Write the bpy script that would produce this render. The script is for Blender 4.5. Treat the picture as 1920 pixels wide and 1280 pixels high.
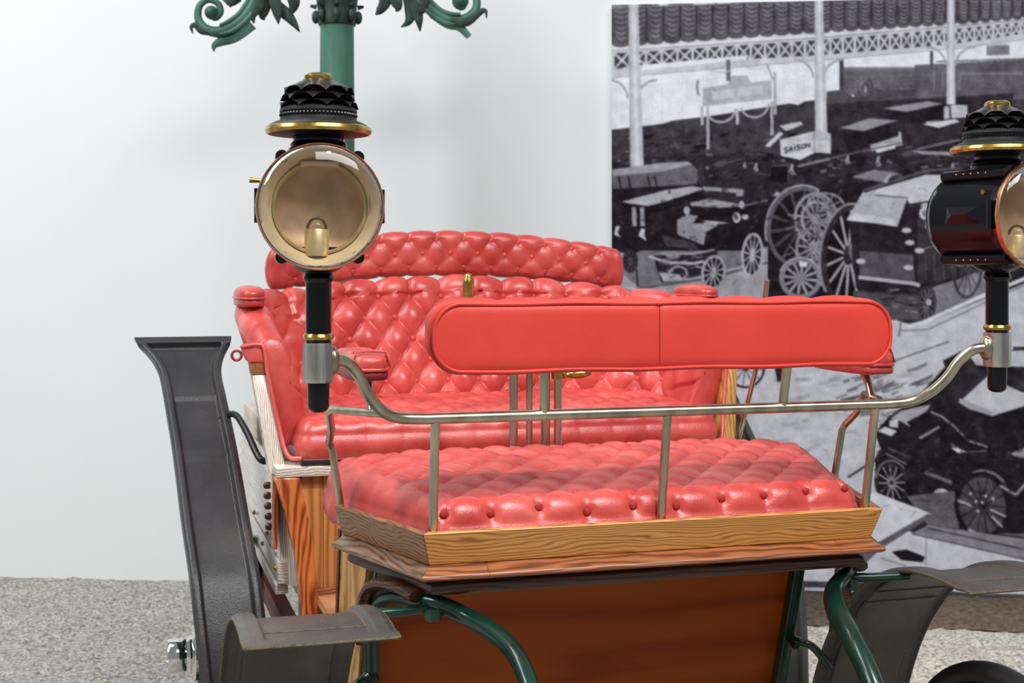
import bpy, bmesh, math, random
import numpy as np
from mathutils import Vector, Matrix

random.seed(7)
rng = np.random.default_rng(11)
for o in list(bpy.data.objects):
    bpy.data.objects.remove(o)
S = bpy.context.scene
COL = S.collection

# ------------------------------------------------------------------ camera
FPX = 2550.0            # focal length in pixels of the 1920 wide frame
CAM_H = 1.58
HORIZON = 505.0
cam = bpy.data.cameras.new('camera')
cam.sensor_width = 36.0
cam.lens = FPX * 36.0 / 1920.0
cam.shift_y = -(640.0 - HORIZON) / 1920.0
cam.clip_end = 100
cam.dof.use_dof = True
cam.dof.focus_distance = 2.75
cam.dof.aperture_fstop = 9.0
cam_o = bpy.data.objects.new('camera', cam)
cam_o.location = (0, 0, CAM_H)
cam_o.rotation_euler = (math.pi / 2, 0, 0)
COL.objects.link(cam_o)
S.camera = cam_o

# ------------------------------------------------------------------ light
W = bpy.data.worlds.new('hall_daylight')
S.world = W
W.use_nodes = True
bg = W.node_tree.nodes['Background']
bg.inputs['Color'].default_value = (0.93, 0.97, 1.0, 1)
bg.inputs['Strength'].default_value = 0.29

def area(name, loc, target, sx, sy, power, color):
    l = bpy.data.lights.new(name, 'AREA')
    l.shape = 'RECTANGLE'
    l.size, l.size_y = sx, sy
    l.energy = power
    l.color = color
    o = bpy.data.objects.new(name, l)
    o.location = loc
    d = Vector(target) - Vector(loc)
    o.rotation_euler = d.to_track_quat('-Z', 'Y').to_euler()
    COL.objects.link(o)
    return o

# track spot of the hall above and behind the viewer, and the roof skylights
def spot(name, loc, target, power, color, cone, radius):
    l = bpy.data.lights.new(name, 'SPOT')
    l.energy = power
    l.color = color
    l.spot_size = math.radians(cone)
    l.spot_blend = 0.6
    l.shadow_soft_size = radius
    o = bpy.data.objects.new(name, l)
    o.location = loc
    o.rotation_euler = (Vector(target) - Vector(loc)).to_track_quat('-Z', 'Y').to_euler()
    COL.objects.link(o)
    return o
spot('spot_light', (0.75, 0.3, 5.6), (0.3, 3.1, 1.0), 570, (1.0, 0.95, 0.88), 38, 0.14)
spot('spot_light', (3.4, 3.2, 5.6), (2.25, 5.1, 0.0), 1150, (1.0, 0.97, 0.92), 26, 0.15)  # added spot, only there to brighten the gravel on the right
area('skylight', (-5.0, 1.9, 6.8), (-2.8, 4.8, 0), 2.4, 7.0, 560, (0.95, 0.98, 1.0))
area('skylight', (2.6, -1.6, 7.0), (1.2, 3.6, 0), 5.0, 2.4, 400, (0.95, 0.98, 1.0))

S.view_settings.view_transform = 'Standard'
S.view_settings.look = 'None'
S.view_settings.gamma = 1.0
S.view_settings.use_curve_mapping = False
S.view_settings.exposure = 0.0

# ------------------------------------------------------------------ materials
MATS = {}
def srgb(r, g, b):
    f = lambda c: (c / 255 / 12.92) if c / 255 <= 0.04045 else ((c / 255 + 0.055) / 1.055) ** 2.4
    return (f(r), f(g), f(b), 1.0)

def new_mat(name):
    m = bpy.data.materials.new(name)
    m.use_nodes = True
    nt = m.node_tree
    b = nt.nodes['Principled BSDF']
    MATS[name] = m
    return m, nt, b

def N(nt, typ, **kw):
    n = nt.nodes.new(typ)
    for k, v in kw.items():
        if k in n.inputs:
            n.inputs[k].default_value = v
        else:
            setattr(n, k, v)
    return n

def ramp(nt, src, stops):
    r = nt.nodes.new('ShaderNodeValToRGB')
    el = r.color_ramp.elements
    while len(el) < len(stops):
        el.new(0.5)
    for e, (p, c) in zip(el, stops):
        e.position = p
        e.color = c
    nt.links.new(src, r.inputs['Fac'])
    return r

def coords(nt, scale=(1, 1, 1)):
    tc = nt.nodes.new('ShaderNodeTexCoord')
    mp = nt.nodes.new('ShaderNodeMapping')
    mp.inputs['Scale'].default_value = scale
    nt.links.new(tc.outputs['Object'], mp.inputs['Vector'])
    return mp.outputs['Vector']

def bump(nt, b, src, strength, dist):
    bp = N(nt, 'ShaderNodeBump')
    bp.inputs['Strength'].default_value = strength
    bp.inputs['Distance'].default_value = dist
    nt.links.new(src, bp.inputs['Height'])
    nt.links.new(bp.outputs['Normal'], b.inputs['Normal'])
    return bp

def leather(name, c0, c1, c2, rough, scale=260, bstr=0.25, spec=0.5, wear=2.5, sheen=0.0):
    m, nt, b = new_mat(name)
    v = coords(nt)
    n1 = N(nt, 'ShaderNodeTexNoise', Scale=wear, Detail=5.0, Roughness=0.6)
    nt.links.new(v, n1.inputs['Vector'])
    r = ramp(nt, n1.outputs['Fac'], [(0.30, c0), (0.52, c1), (0.72, c2)])
    nt.links.new(r.outputs['Color'], b.inputs['Base Color'])
    b.inputs['Roughness'].default_value = rough
    b.inputs['Specular IOR Level'].default_value = spec
    b.inputs['Sheen Weight'].default_value = sheen
    b.inputs['Sheen Roughness'].default_value = 0.45
    vo = N(nt, 'ShaderNodeTexVoronoi', Scale=scale)
    nt.links.new(v, vo.inputs['Vector'])
    n2 = N(nt, 'ShaderNodeTexNoise', Scale=45.0, Detail=3.0)
    nt.links.new(v, n2.inputs['Vector'])
    ad = N(nt, 'ShaderNodeMath', operation='ADD')
    nt.links.new(vo.outputs['Distance'], ad.inputs[0])
    nt.links.new(n2.outputs['Fac'], ad.inputs[1])
    bump(nt, b, ad.outputs[0], bstr, 0.002)
    return m

leather('red_leather', srgb(170, 48, 45), srgb(202, 75, 69), srgb(219, 103, 95), 0.34, bstr=0.12, wear=7, spec=0.6)
leather('red_leather_back', srgb(204, 54, 42), srgb(216, 60, 47), srgb(226, 72, 57), 0.5, bstr=0.08)
leather('red_leather_dark', srgb(120, 18, 20), srgb(150, 28, 26), srgb(176, 38, 34), 0.42)
leather('button_leather', srgb(186, 52, 50), srgb(206, 68, 63), srgb(216, 86, 80), 0.4)
leather('worn_button', srgb(120, 24, 20), srgb(170, 34, 30), srgb(150, 60, 44), 0.7, wear=90)
leather('black_leather', srgb(36, 36, 39), srgb(52, 51, 53), srgb(70, 65, 62), 0.36, scale=420, bstr=0.25, wear=4)
leather('grey_leather', srgb(58, 54, 50), srgb(73, 68, 63), srgb(92, 85, 78), 0.40, scale=330, bstr=0.45, wear=5)
leather('edge_leather', srgb(62, 54, 42), srgb(104, 92, 70), srgb(74, 64, 50), 0.6, wear=60)

def plain(name, col, rough=0.5, metal=0.0, nscale=8, namp=0.12, coat=0.0, bstr=0.0, spec=0.5, stretch=(1, 1, 1)):
    m, nt, b = new_mat(name)
    v = coords(nt, stretch)
    n1 = N(nt, 'ShaderNodeTexNoise', Scale=float(nscale), Detail=4.0)
    nt.links.new(v, n1.inputs['Vector'])
    lo = tuple(c * (1 - namp) for c in col[:3]) + (1,)
    hi = tuple(min(1, c * (1 + namp)) for c in col[:3]) + (1,)
    r = ramp(nt, n1.outputs['Fac'], [(0.35, lo), (0.65, hi)])
    nt.links.new(r.outputs['Color'], b.inputs['Base Color'])
    b.inputs['Roughness'].default_value = rough
    b.inputs['Metallic'].default_value = metal
    b.inputs['Specular IOR Level'].default_value = spec
    if coat:
        b.inputs['Coat Weight'].default_value = coat
        b.inputs['Coat Roughness'].default_value = 0.06
    if bstr:
        bump(nt, b, n1.outputs['Fac'], bstr, 0.002)
    return m

plain('black_lacquer', (0.004, 0.004, 0.006, 1), 0.14, nscale=30, spec=0.35)
plain('black_iron', (0.012, 0.012, 0.013, 1), 0.4, nscale=30)
plain('tyre_rubber', (0.016, 0.016, 0.018, 1), 0.5, nscale=60, bstr=0.2)
plain('brass', (0.52, 0.34, 0.09, 1), 0.26, 1.0, nscale=60, namp=0.35)
plain('copper', (0.72, 0.33, 0.18, 1), 0.3, 1.0, nscale=40, namp=0.2)
plain('chrome', (0.75, 0.75, 0.75, 1), 0.08, 1.0)
plain('nickel', (0.50, 0.455, 0.34, 1), 0.27, 1.0, nscale=22, namp=0.28, stretch=(1, 1, .3))
plain('silver', (0.60, 0.585, 0.55, 1), 0.28, 1.0, nscale=45, namp=0.35, stretch=(1, 1, .12))
plain('green_paint', srgb(10, 48, 38), 0.24, nscale=12, namp=0.35, coat=0.35)
plain('dark_red_paint', srgb(108, 14, 28), 0.35, nscale=8)
plain('reflector', srgb(202, 180, 146), 0.4, 0.15, nscale=14, namp=0.15)
plain('reflector_back', srgb(190, 158, 128), 0.45, 0.1, nscale=16, namp=0.25)
plain('matte_black', (0.010, 0.010, 0.011, 1), 0.5, nscale=30)
plain('gunmetal', (0.035, 0.034, 0.033, 1), 0.33, 0.55, nscale=30, namp=0.3)
plain('pale_brass', srgb(196, 176, 136), 0.35, 0.5, nscale=30, namp=0.2)
plain('verdigris', srgb(60, 104, 88), 0.55, nscale=9, namp=0.38, bstr=0.25, stretch=(1, 1, .25))
plain('verdigris_dark', srgb(26, 50, 40), 0.55, nscale=22, namp=0.6, bstr=0.3)
plain('wall_paint', srgb(232, 233, 233), 0.75, nscale=1.2, namp=0.012)
plain('pale_wood', srgb(198, 184, 168), 0.45, nscale=6, namp=0.16, stretch=(6, 1, 6))

def wood(name, c_light, c_mid, c_dark, axis='X', freq=26.0, dist=5.0, rough=0.35, coat=0.2, fine=140):
    m, nt, b = new_mat(name)
    st = {'X': (0.22, 1, 1), 'Y': (1, 0.22, 1), 'Z': (1, 1, 0.22)}[axis]
    v = coords(nt, st)
    w = N(nt, 'ShaderNodeTexWave', wave_type='BANDS', bands_direction='X' if axis == 'Z' else 'Z')
    w.inputs['Scale'].default_value = freq
    w.inputs['Distortion'].default_value = dist
    w.inputs['Detail'].default_value = 3.0
    w.inputs['Detail Scale'].default_value = 0.3
    nt.links.new(v, w.inputs['Vector'])
    st2 = {'X': (0.04, 1, 1), 'Y': (1, 0.04, 1), 'Z': (1, 1, 0.04)}[axis]
    v2 = coords(nt, st2)
    n2 = N(nt, 'ShaderNodeTexNoise', Scale=float(fine), Detail=4.0)
    nt.links.new(v2, n2.inputs['Vector'])
    mx = N(nt, 'ShaderNodeMix', data_type='FLOAT')
    mx.inputs[0].default_value = 0.45
    nt.links.new(w.outputs['Fac'], mx.inputs[2])
    nt.links.new(n2.outputs['Fac'], mx.inputs[3])
    r = ramp(nt, mx.outputs[0], [(0.20, c_dark), (0.40, c_mid), (0.72, c_light)])
    nt.links.new(r.outputs['Color'], b.inputs['Base Color'])
    b.inputs['Roughness'].default_value = rough
    b.inputs['Coat Weight'].default_value = coat
    b.inputs['Coat Roughness'].default_value = 0.15
    bump(nt, b, mx.outputs[0], 0.12, 0.001)
    return m

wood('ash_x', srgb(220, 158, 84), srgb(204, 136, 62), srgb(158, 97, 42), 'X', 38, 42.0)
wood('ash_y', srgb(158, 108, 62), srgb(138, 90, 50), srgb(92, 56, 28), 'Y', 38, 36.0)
wood('ash_z', srgb(206, 154, 84), srgb(194, 138, 68), srgb(150, 98, 44), 'Z', 34, 20.0)
wood('oak_z', srgb(212, 122, 66), srgb(184, 88, 40), srgb(128, 58, 26), 'Z', 22, 46.0, rough=0.22, coat=0.6)
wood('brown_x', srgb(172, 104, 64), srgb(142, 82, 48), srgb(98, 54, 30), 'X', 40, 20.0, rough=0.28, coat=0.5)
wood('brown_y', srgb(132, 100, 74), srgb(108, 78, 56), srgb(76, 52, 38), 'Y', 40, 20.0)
wood('frieze_x', srgb(92, 52, 30), srgb(66, 36, 20), srgb(38, 20, 12), 'X', 34, 24.0)
wood('panel_x', srgb(166, 76, 10), srgb(156, 66, 4), srgb(140, 56, 2), 'X', 5, 40.0, rough=0.45, coat=0.0, fine=60)
MATS['panel_x'].node_tree.nodes['Principled BSDF'].inputs['Specular IOR Level'].default_value = 0.22
wood('board_z', srgb(204, 142, 82), srgb(190, 124, 64), srgb(166, 100, 48), 'Z', 14, 14.0, fine=90)
wood('floor_board', srgb(214, 160, 116), srgb(202, 146, 100), srgb(178, 120, 78), 'Y', 14, 2.0, fine=90)
wood('lit_wood_z', srgb(226, 218, 208), srgb(206, 194, 180), srgb(160, 140, 122), 'Z', 60, 22.0, rough=0.22, coat=0.5)  # white of the lit varnish is put into the wood colour
wood('lit_wood_y', srgb(222, 212, 200), srgb(200, 188, 174), srgb(158, 138, 120), 'Y', 44, 14.0, rough=0.25, coat=0.4)  # whitish reflection on varnished boards, painted into their colour

m, nt, b = new_mat('lens_glass')
nt.nodes.remove(b)
tr = N(nt, 'ShaderNodeBsdfTransparent'); tr.inputs['Color'].default_value = (0.97, 0.95, 0.90, 1)
gl = N(nt, 'ShaderNodeBsdfGlossy'); gl.inputs['Roughness'].default_value = 0.02
fr = N(nt, 'ShaderNodeFresnel'); fr.inputs['IOR'].default_value = 1.5
mx = N(nt, 'ShaderNodeMixShader')
nt.links.new(fr.outputs[0], mx.inputs[0]); nt.links.new(tr.outputs[0], mx.inputs[1]); nt.links.new(gl.outputs[0], mx.inputs[2])
nt.links.new(mx.outputs[0], nt.nodes['Material Output'].inputs['Surface'])

m, nt, b = new_mat('gravel')
v = coords(nt)
vo = N(nt, 'ShaderNodeTexVoronoi', Scale=95.0); nt.links.new(v, vo.inputs['Vector'])
n1 = N(nt, 'ShaderNodeTexNoise', Scale=28.0, Detail=6.0, Roughness=0.7); nt.links.new(v, n1.inputs['Vector'])
n3 = N(nt, 'ShaderNodeTexNoise', Scale=2.2, Detail=3.0); nt.links.new(v, n3.inputs['Vector'])
sp = N(nt, 'ShaderNodeSeparateColor'); nt.links.new(vo.outputs['Color'], sp.inputs[0])
mxa = N(nt, 'ShaderNodeMix', data_type='FLOAT'); mxa.inputs[0].default_value = 0.5
nt.links.new(sp.outputs[0], mxa.inputs[2]); nt.links.new(n1.outputs['Fac'], mxa.inputs[3])
r = ramp(nt, mxa.outputs[0], [(0.20, srgb(100, 100, 98)), (0.42, srgb(150, 147, 140)), (0.60, srgb(178, 172, 160)), (0.85, srgb(206, 202, 192))])
nt.links.new(r.outputs['Color'], b.inputs['Base Color'])
b.inputs['Roughness'].default_value = 0.9
bump(nt, b, mxa.outputs[0], 0.8, 0.012)

m, nt, b = new_mat('brown_mottle')
v = coords(nt)
n1 = N(nt, 'ShaderNodeTexNoise', Scale=34.0, Detail=6.0, Roughness=0.7); nt.links.new(v, n1.inputs['Vector'])
r = ramp(nt, n1.outputs['Fac'], [(0.3, srgb(56, 44, 34)), (0.5, srgb(92, 76, 62)), (0.72, srgb(122, 106, 90))])
nt.links.new(r.outputs['Color'], b.inputs['Base Color'])
b.inputs['Roughness'].default_value = 0.95
bump(nt, b, n1.outputs['Fac'], 0.9, 0.015)

m, nt, b = new_mat('photo_print')
at = N(nt, 'ShaderNodeVertexColor'); at.layer_name = 'print'
nt.links.new(at.outputs['Color'], b.inputs['Base Color'])
b.inputs['Roughness'].default_value = 0.6
b.inputs['Specular IOR Level'].default_value = 0.08

# ------------------------------------------------------------------ mesh helpers
def tag(o, label=None, cat=None, group=None, kind=None):
    if label: o['label'] = label
    if cat: o['category'] = cat
    if group: o['group'] = group
    if kind: o['kind'] = kind
    return o

def obj(name, V, F, mat, parent=None, smooth=38, loc=None):
    me = bpy.data.meshes.new(name)
    if isinstance(V, np.ndarray):
        V = V.reshape(-1, 3).tolist()
    me.from_pydata([tuple(p) for p in V], [], [tuple(f) for f in F])
    me.materials.append(MATS[mat])
    if smooth:
        me.polygons.foreach_set('use_smooth', [True] * len(me.polygons))
        if smooth < 180:
            me.set_sharp_from_angle(angle=math.radians(smooth))
    me.update()
    o = bpy.data.objects.new(name, me)
    COL.objects.link(o)
    if parent is not None:
        o.parent = parent
    if loc is not None:
        o.location = loc
    return o

def inst(src, name, parent, loc=(0, 0, 0), rot=None):
    o = bpy.data.objects.new(name, src.data)
    COL.objects.link(o)
    o.parent = parent
    o.location = loc
    if rot is not None:
        o.rotation_mode = 'QUATERNION'
        o.rotation_quaternion = rot
    return o

def empty(name, loc=(0, 0, 0), rz=0.0):
    o = bpy.data.objects.new(name, None)
    o.empty_display_size = 0.1
    o.location = loc
    o.rotation_euler = (0, 0, rz)
    COL.objects.link(o)
    return o

class MB:
    def __init__(self): self.V = []; self.F = []
    def add(self, V, F):
        n = len(self.V)
        self.V += [tuple(p) for p in V]
        self.F += [tuple(i + n for i in f) for f in F]
        return self
    def build(self, name, mat, parent=None, **k): return obj(name, self.V, self.F, mat, parent, **k)

def grid_faces(nu, nv, closed_u=False, closed_v=False):
    F = []
    for i in range(nu if closed_u else nu - 1):
        for j in range(nv if closed_v else nv - 1):
            a = i * nv + j; b_ = ((i + 1) % nu) * nv + j
            c = ((i + 1) % nu) * nv + (j + 1) % nv; d = i * nv + (j + 1) % nv
            F.append((a, b_, c, d))
    return F

def catmull(P, n=8):
    P = [np.array(p, float) for p in P]
    if len(P) < 3: return P
    Q = [2 * P[0] - P[1]] + P + [2 * P[-1] - P[-2]]
    out = []
    for i in range(1, len(Q) - 2):
        for k in range(n):
            t = k / n
            a, b_, c, d = Q[i - 1], Q[i], Q[i + 1], Q[i + 2]
            out.append(0.5 * ((2 * b_) + (-a + c) * t + (2 * a - 5 * b_ + 4 * c - d) * t * t + (-a + 3 * b_ - 3 * c + d) * t ** 3))
    out.append(P[-1])
    return out

def tube(path, rad, n=12, flat=1.0, up=None, caps=True):
    """round or flattened bar swept along a path; rad scalar or list"""
    P = [np.array(p, float) for p in path]
    m_ = len(P)
    R = [rad] * m_ if np.isscalar(rad) else list(rad)
    T = []
    for i in range(m_):
        t = P[min(i + 1, m_ - 1)] - P[max(i - 1, 0)]
        T.append(t / (np.linalg.norm(t) + 1e-12))
    u = np.array(up if up is not None else ((0, 0, 1) if abs(T[0][2]) < 0.9 else (1, 0, 0)), float)
    V = []
    for i in range(m_):
        u = u - T[i] * (u @ T[i]); u /= np.linalg.norm(u) + 1e-12
        w = np.cross(T[i], u)
        for k in range(n):
            a = 2 * math.pi * k / n
            V.append(P[i] + R[i] * (math.cos(a) * u * flat + math.sin(a) * w))
    F = []
    for i in range(m_ - 1):
        for k in range(n):
            F.append((i * n + k, i * n + (k + 1) % n, (i + 1) * n + (k + 1) % n, (i + 1) * n + k))
    if caps:
        F.append(tuple(reversed(range(n))))
        F.append(tuple((m_ - 1) * n + k for k in range(n)))
    return V, F

def lathe(prof, n=32, axis='Z', c=(0, 0, 0), caps=True):
    """prof: list of (r, h)"""
    V = []; F = []
    for r, h in prof:
        for k in range(n):
            a = 2 * math.pi * k / n
            p = (r * math.cos(a), r * math.sin(a), h)
            if axis == 'Y': p = (p[0], p[2], -p[1])
            if axis == 'X': p = (p[2], p[0], p[1])
            V.append((p[0] + c[0], p[1] + c[1], p[2] + c[2]))
    for i in range(len(prof) - 1):
        for k in range(n):
            F.append((i * n + k, i * n + (k + 1) % n, (i + 1) * n + (k + 1) % n, (i + 1) * n + k))
    if caps:
        F.append(tuple(reversed(range(n))))
        F.append(tuple((len(prof) - 1) * n + k for k in range(n)))
    return V, F

def hull8(P, bev=0.0):
    """box from 8 corners: 4 bottom (ccw), 4 top (ccw); bevelled"""
    bm = bmesh.new()
    vs = [bm.verts.new(p) for p in P]
    for f in ((3, 2, 1, 0), (4, 5, 6, 7), (0, 1, 5, 4), (1, 2, 6, 5), (2, 3, 7, 6), (3, 0, 4, 7)):
        bm.faces.new([vs[i] for i in f])
    bmesh.ops.recalc_face_normals(bm, faces=bm.faces)
    if bev:
        bmesh.ops.bevel(bm, geom=list(bm.edges), offset=bev, segments=2, affect='EDGES', profile=0.6)
    bm.verts.index_update()
    V = [tuple(v.co) for v in bm.verts]
    F = [tuple(v.index for v in f.verts) for f in bm.faces]
    bm.free()
    return V, F

def box(x0, x1, y0, y1, z0, z1, bev=0.003):
    return hull8([(x0, y0, z0), (x1, y0, z0), (x1, y1, z0), (x0, y1, z0),
                  (x0, y0, z1), (x1, y0, z1), (x1, y1, z1), (x0, y1, z1)], bev)

def superell(a, b_, c, n1=0.35, n2=0.6, nu=28, nv=14):
    sg = lambda v, e: math.copysign(abs(v) ** e, v)
    V = []
    for j in range(nv + 1):
        ph = -math.pi / 2 + math.pi * j / nv
        for i in range(nu):
            th = 2 * math.pi * i / nu
            V.append((a * sg(math.cos(ph), n2) * sg(math.cos(th), n1), b_ * sg(math.cos(ph), n2) * sg(math.sin(th), n1), c * sg(math.sin(ph), n2)))
    F = []
    for j in range(nv):
        for i in range(nu):
            F.append((j * nu + i, j * nu + (i + 1) % nu, (j + 1) * nu + (i + 1) % nu, (j + 1) * nu + i))
    return V, F

def shift(VF, d):
    return [(p[0] + d[0], p[1] + d[1], p[2] + d[2]) for p in VF[0]], VF[1]

def tuft(x, y, du, dv, ex=0.55):
    """diamond buttoning: 0 at the buttons, 1 on top of each puff"""
    p = x / du + y / (2 * dv); q = x / du - y / (2 * dv)
    sp_ = np.abs(np.sin(np.pi * p)) ** ex; sq = np.abs(np.sin(np.pi * q)) ** ex
    return 0.72 * sp_ * sq + 0.28 * np.maximum(sp_, sq)

def pleat(a, d): return np.abs(np.sin(np.pi * a / d)) ** 0.35
def sstep(a, b_, x):
    t = np.clip((x - a) / (b_ - a), 0, 1); return t * t * (3 - 2 * t)

# ------------------------------------------------------------------ the setting
WA = np.array([-2.65, 7.03]); WB = np.array([2.425, 6.51])
WD = (WB - WA) / np.linalg.norm(WB - WA); WN = np.array([WD[1], -WD[0]])      # WN points to the viewer
def wall_pt(t, off=0.0):
    p = WA + WD * t + WN * off
    return (float(p[0]), float(p[1]))
def wall_box(t0, t1, o0, o1, z0, z1, bev=0.0):
    a, b_, c, d = wall_pt(t0, o1), wall_pt(t1, o1), wall_pt(t1, o0), wall_pt(t0, o0)
    return hull8([a + (z0,), b_ + (z0,), c + (z0,), d + (z0,), a + (z1,), b_ + (z1,), c + (z1,), d + (z1,)], bev)
V, F = wall_box(-5.5, 11.0, -0.15, 0.0, -0.05, 5.2)
tag(obj('wall_back', V, F, 'wall_paint', smooth=0), kind='structure')

nx, ny = 240, 150
gx = np.linspace(-7, 7, nx); gy = np.concatenate([np.linspace(-2, 4.5, 40), np.linspace(4.55, 8.0, ny - 40)])
GX, GY = np.meshgrid(gx, gy, indexing='ij')
GZ = rng.normal(0, 0.005, GX.shape) + 0.006 * np.sin(GX * 5.1 + 1.3 * np.sin(GY * 4)) * np.sin(GY * 6.3)
GZ -= 0.008
tag(obj('floor', np.stack([GX, GY, GZ], -1), grid_faces(nx, ny), 'gravel', smooth=180), kind='structure')

# ------------------------------------------------------------------ the photo mural on the wall
PX0, PY0, PW, PH, SS = 1140, -10, 860, 1145, 2          # print is drawn on its own canvas, one unit = 2.6 mm
IMG = np.full((PH * SS, PW * SS), 0.20, np.float32)
def d_poly(pts, g, a=1.0):
    pts = [((x - PX0) * SS, (y - PY0) * SS) for x, y in pts]
    xs = [p[0] for p in pts]; ys = [p[1] for p in pts]
    x0, x1 = max(0, int(min(xs)) - 1), min(IMG.shape[1], int(max(xs)) + 2)
    y0, y1 = max(0, int(min(ys)) - 1), min(IMG.shape[0], int(max(ys)) + 2)
    if x1 <= x0 or y1 <= y0: return
    yy, xx = np.mgrid[y0:y1, x0:x1] + 0.5
    ins = np.zeros(xx.shape, bool)
    for i in range(len(pts)):
        xa, ya = pts[i]; xb, yb = pts[i - 1]
        if ya == yb: continue
        c = ((ya > yy) != (yb > yy)) & (xx < (xb - xa) * (yy - ya) / (yb - ya) + xa)
        ins ^= c
    R = IMG[y0:y1, x0:x1]
    R[ins] = R[ins] * (1 - a) + g * a
def d_line(pts, w, g, a=1.0):
    for (xa, ya), (xb, yb) in zip(pts[:-1], pts[1:]):
        L = math.hypot(xb - xa, yb - ya) or 1
        nx_, ny_ = -(yb - ya) / L * w / 2, (xb - xa) / L * w / 2
        d_poly([(xa + nx_, ya + ny_), (xb + nx_, yb + ny_), (xb - nx_, yb - ny_), (xa - nx_, ya - ny_)], g, a)
def ell(cx, cy, rx, ry, t=0.0, n=30, a0=0, a1=360):
    t = math.radians(t); out = []
    for k in range(n + 1):
        a = math.radians(a0 + (a1 - a0) * k / n)
        x, y = rx * math.cos(a), ry * math.sin(a)
        out.append((cx + x * math.cos(t) - y * math.sin(t), cy + x * math.sin(t) + y * math.cos(t)))
    return out
def d_ell(cx, cy, rx, ry, g, t=0.0, a=1.0): d_poly(ell(cx, cy, rx, ry, t)[:-1], g, a)
def d_ring(cx, cy, rx, ry, w, g, t=0.0, a=1.0, a0=0, a1=360): d_line(ell(cx, cy, rx, ry, t, 40, a0, a1), w, g, a)
def d_wheel(cx, cy, rx, ry, w, g, n=12, sw=2.5, gs=None, hub=0.16, t=0.0, ph=8, fill=None):
    if fill is not None: d_ell(cx, cy, rx, ry, fill, t)
    P = ell(cx, cy, rx, ry, t, n)
    Q = ell(cx, cy, rx, ry, t, 360)
    for k in range(n):
        p = Q[int((ph + 360 * k / n) % 360)]
        d_line([(cx, cy), p], sw, gs if gs is not None else g)
    d_ring(cx, cy, rx - w / 2, ry - w / 2, w, g, t)
    d_ell(cx, cy, rx * hub, ry * hub, g, t)
def d_speck(x0, x1, y0, y1, n, smin, smax, g0, g1, a=0.8):
    for _ in range(n):
        x, y = random.uniform(x0, x1), random.uniform(y0, y1)
        s = random.uniform(smin, smax)
        d_ell(x, y, s, s * random.uniform(0.5, 1.5), random.uniform(g0, g1), random.uniform(0, 90), a)
def d_dash(x0, x1, y0, y1, n, lmin, lmax, w, g0, g1, ang=(-25, 5), a=0.8):
    for _ in range(n):
        x, y = random.uniform(x0, x1), random.uniform(y0, y1)
        l = random.uniform(lmin, lmax); t = math.radians(random.uniform(*ang))
        d_line([(x, y), (x + l * math.cos(t), y + l * math.sin(t))], random.uniform(0.6, 1.3) * w, random.uniform(g0, g1), a)
def lerp(x, xa, ya, xb, yb): return ya + (yb - ya) * (x - xa) / (xb - xa)

# bright far daylight behind the gallery
d_poly([(1140, 60), (2000, 20), (2000, 150), (1800, 125), (1575, 190), (1140, 245)], 0.93)
for x in range(1165, 1530, 38): d_line([(x, 140), (x + 1, 240)], 1.2, 0.85)
d_line([(1147, 168), (1530, 128)], 1.5, 0.86)
# dark crowd of far vehicles
d_poly([(1140, 244), (1240, 233), (1262, 226), (1345, 216), (1410, 205), (1480, 194), (1497, 197), (1510, 190), (1575, 182), (2000, 170), (2000, 480), (1140, 520)], 0.26)
d_poly([(1140, 300), (2000, 250), (2000, 500), (1140, 520)], 0.185)
d_dash(1150, 1900, 250, 420, 120, 6, 34, 2.0, 0.10, 0.40)
d_speck(1150, 1900, 240, 400, 150, 1.0, 3.5, 0.08, 0.46)
def d_clutter(x0, x1, y0, y1, n, s0, s1, g0, g1, a=0.85):
    for _ in range(n):
        x, y = random.uniform(x0, x1), random.uniform(y0, y1)
        w_, h_ = random.uniform(s0, s1), random.uniform(s0, s1) * 0.45
        k = random.uniform(-0.35, 0.1); j = random.uniform(-0.5, 0.5)
        d_poly([(x, y), (x + w_, y + k * w_), (x + w_ + j * h_, y + k * w_ + h_), (x + j * h_, y + h_)], random.uniform(g0, g1), a)
d_clutter(1150, 1990, 245, 470, 420, 4, 26, 0.06, 0.34)
d_clutter(1150, 1990, 245, 430, 120, 3, 14, 0.35, 0.62, 0.7)
d_dash(1150, 1990, 245, 460, 160, 6, 40, 1.6, 0.05, 0.5, (-30, 15))
# right hand buildings
d_poly([(1578, 126), (1715, 126), (1715, 180), (1578, 178)], 0.43)
d_poly([(1578, 126), (1715, 126), (1715, 133), (1578, 132)], 0.50)
d_line([(1580, 150), (1715, 146)], 1.5, 0.36); d_line([(1580, 165), (1715, 162)], 1.5, 0.37)
d_poly([(1574, 100), (1582, 100), (1582, 172), (1574, 172)], 0.30)
d_poly([(1715, 122), (2000, 108), (2000, 185), (1715, 190)], 0.40)
d_line([(1755, 116), (2000, 108)], 4, 0.53); d_line([(1800, 138), (1920, 138)], 5, 0.50)
d_poly([(1850, 85), (1893, 84), (1893, 103), (1850, 104)], 0.50); d_line([(1850, 86), (1893, 85)], 3, 0.62)
d_poly([(1744, 87), (1750, 87), (1750, 128), (1744, 128)], 0.34)
for x in (1752, 1768, 1800): d_line([(x, 135), (x, 170)], 2.5, 0.52)
d_poly([(1550, 172), (1580, 168), (1600, 182), (1620, 158), (1630, 140), (1640, 165), (1660, 170), (1720, 168), (1720, 200), (1550, 220)], 0.33)
d_ell(1623, 168, 3, 8, 0.60); d_ring(1623, 165, 9, 14, 2, 0.5)
d_poly([(1550, 195), (1900, 175), (1900, 260), (1550, 280)], 0.20)
d_dash(1555, 1800, 190, 250, 30, 5, 30, 2, 0.10, 0.38)
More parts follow.
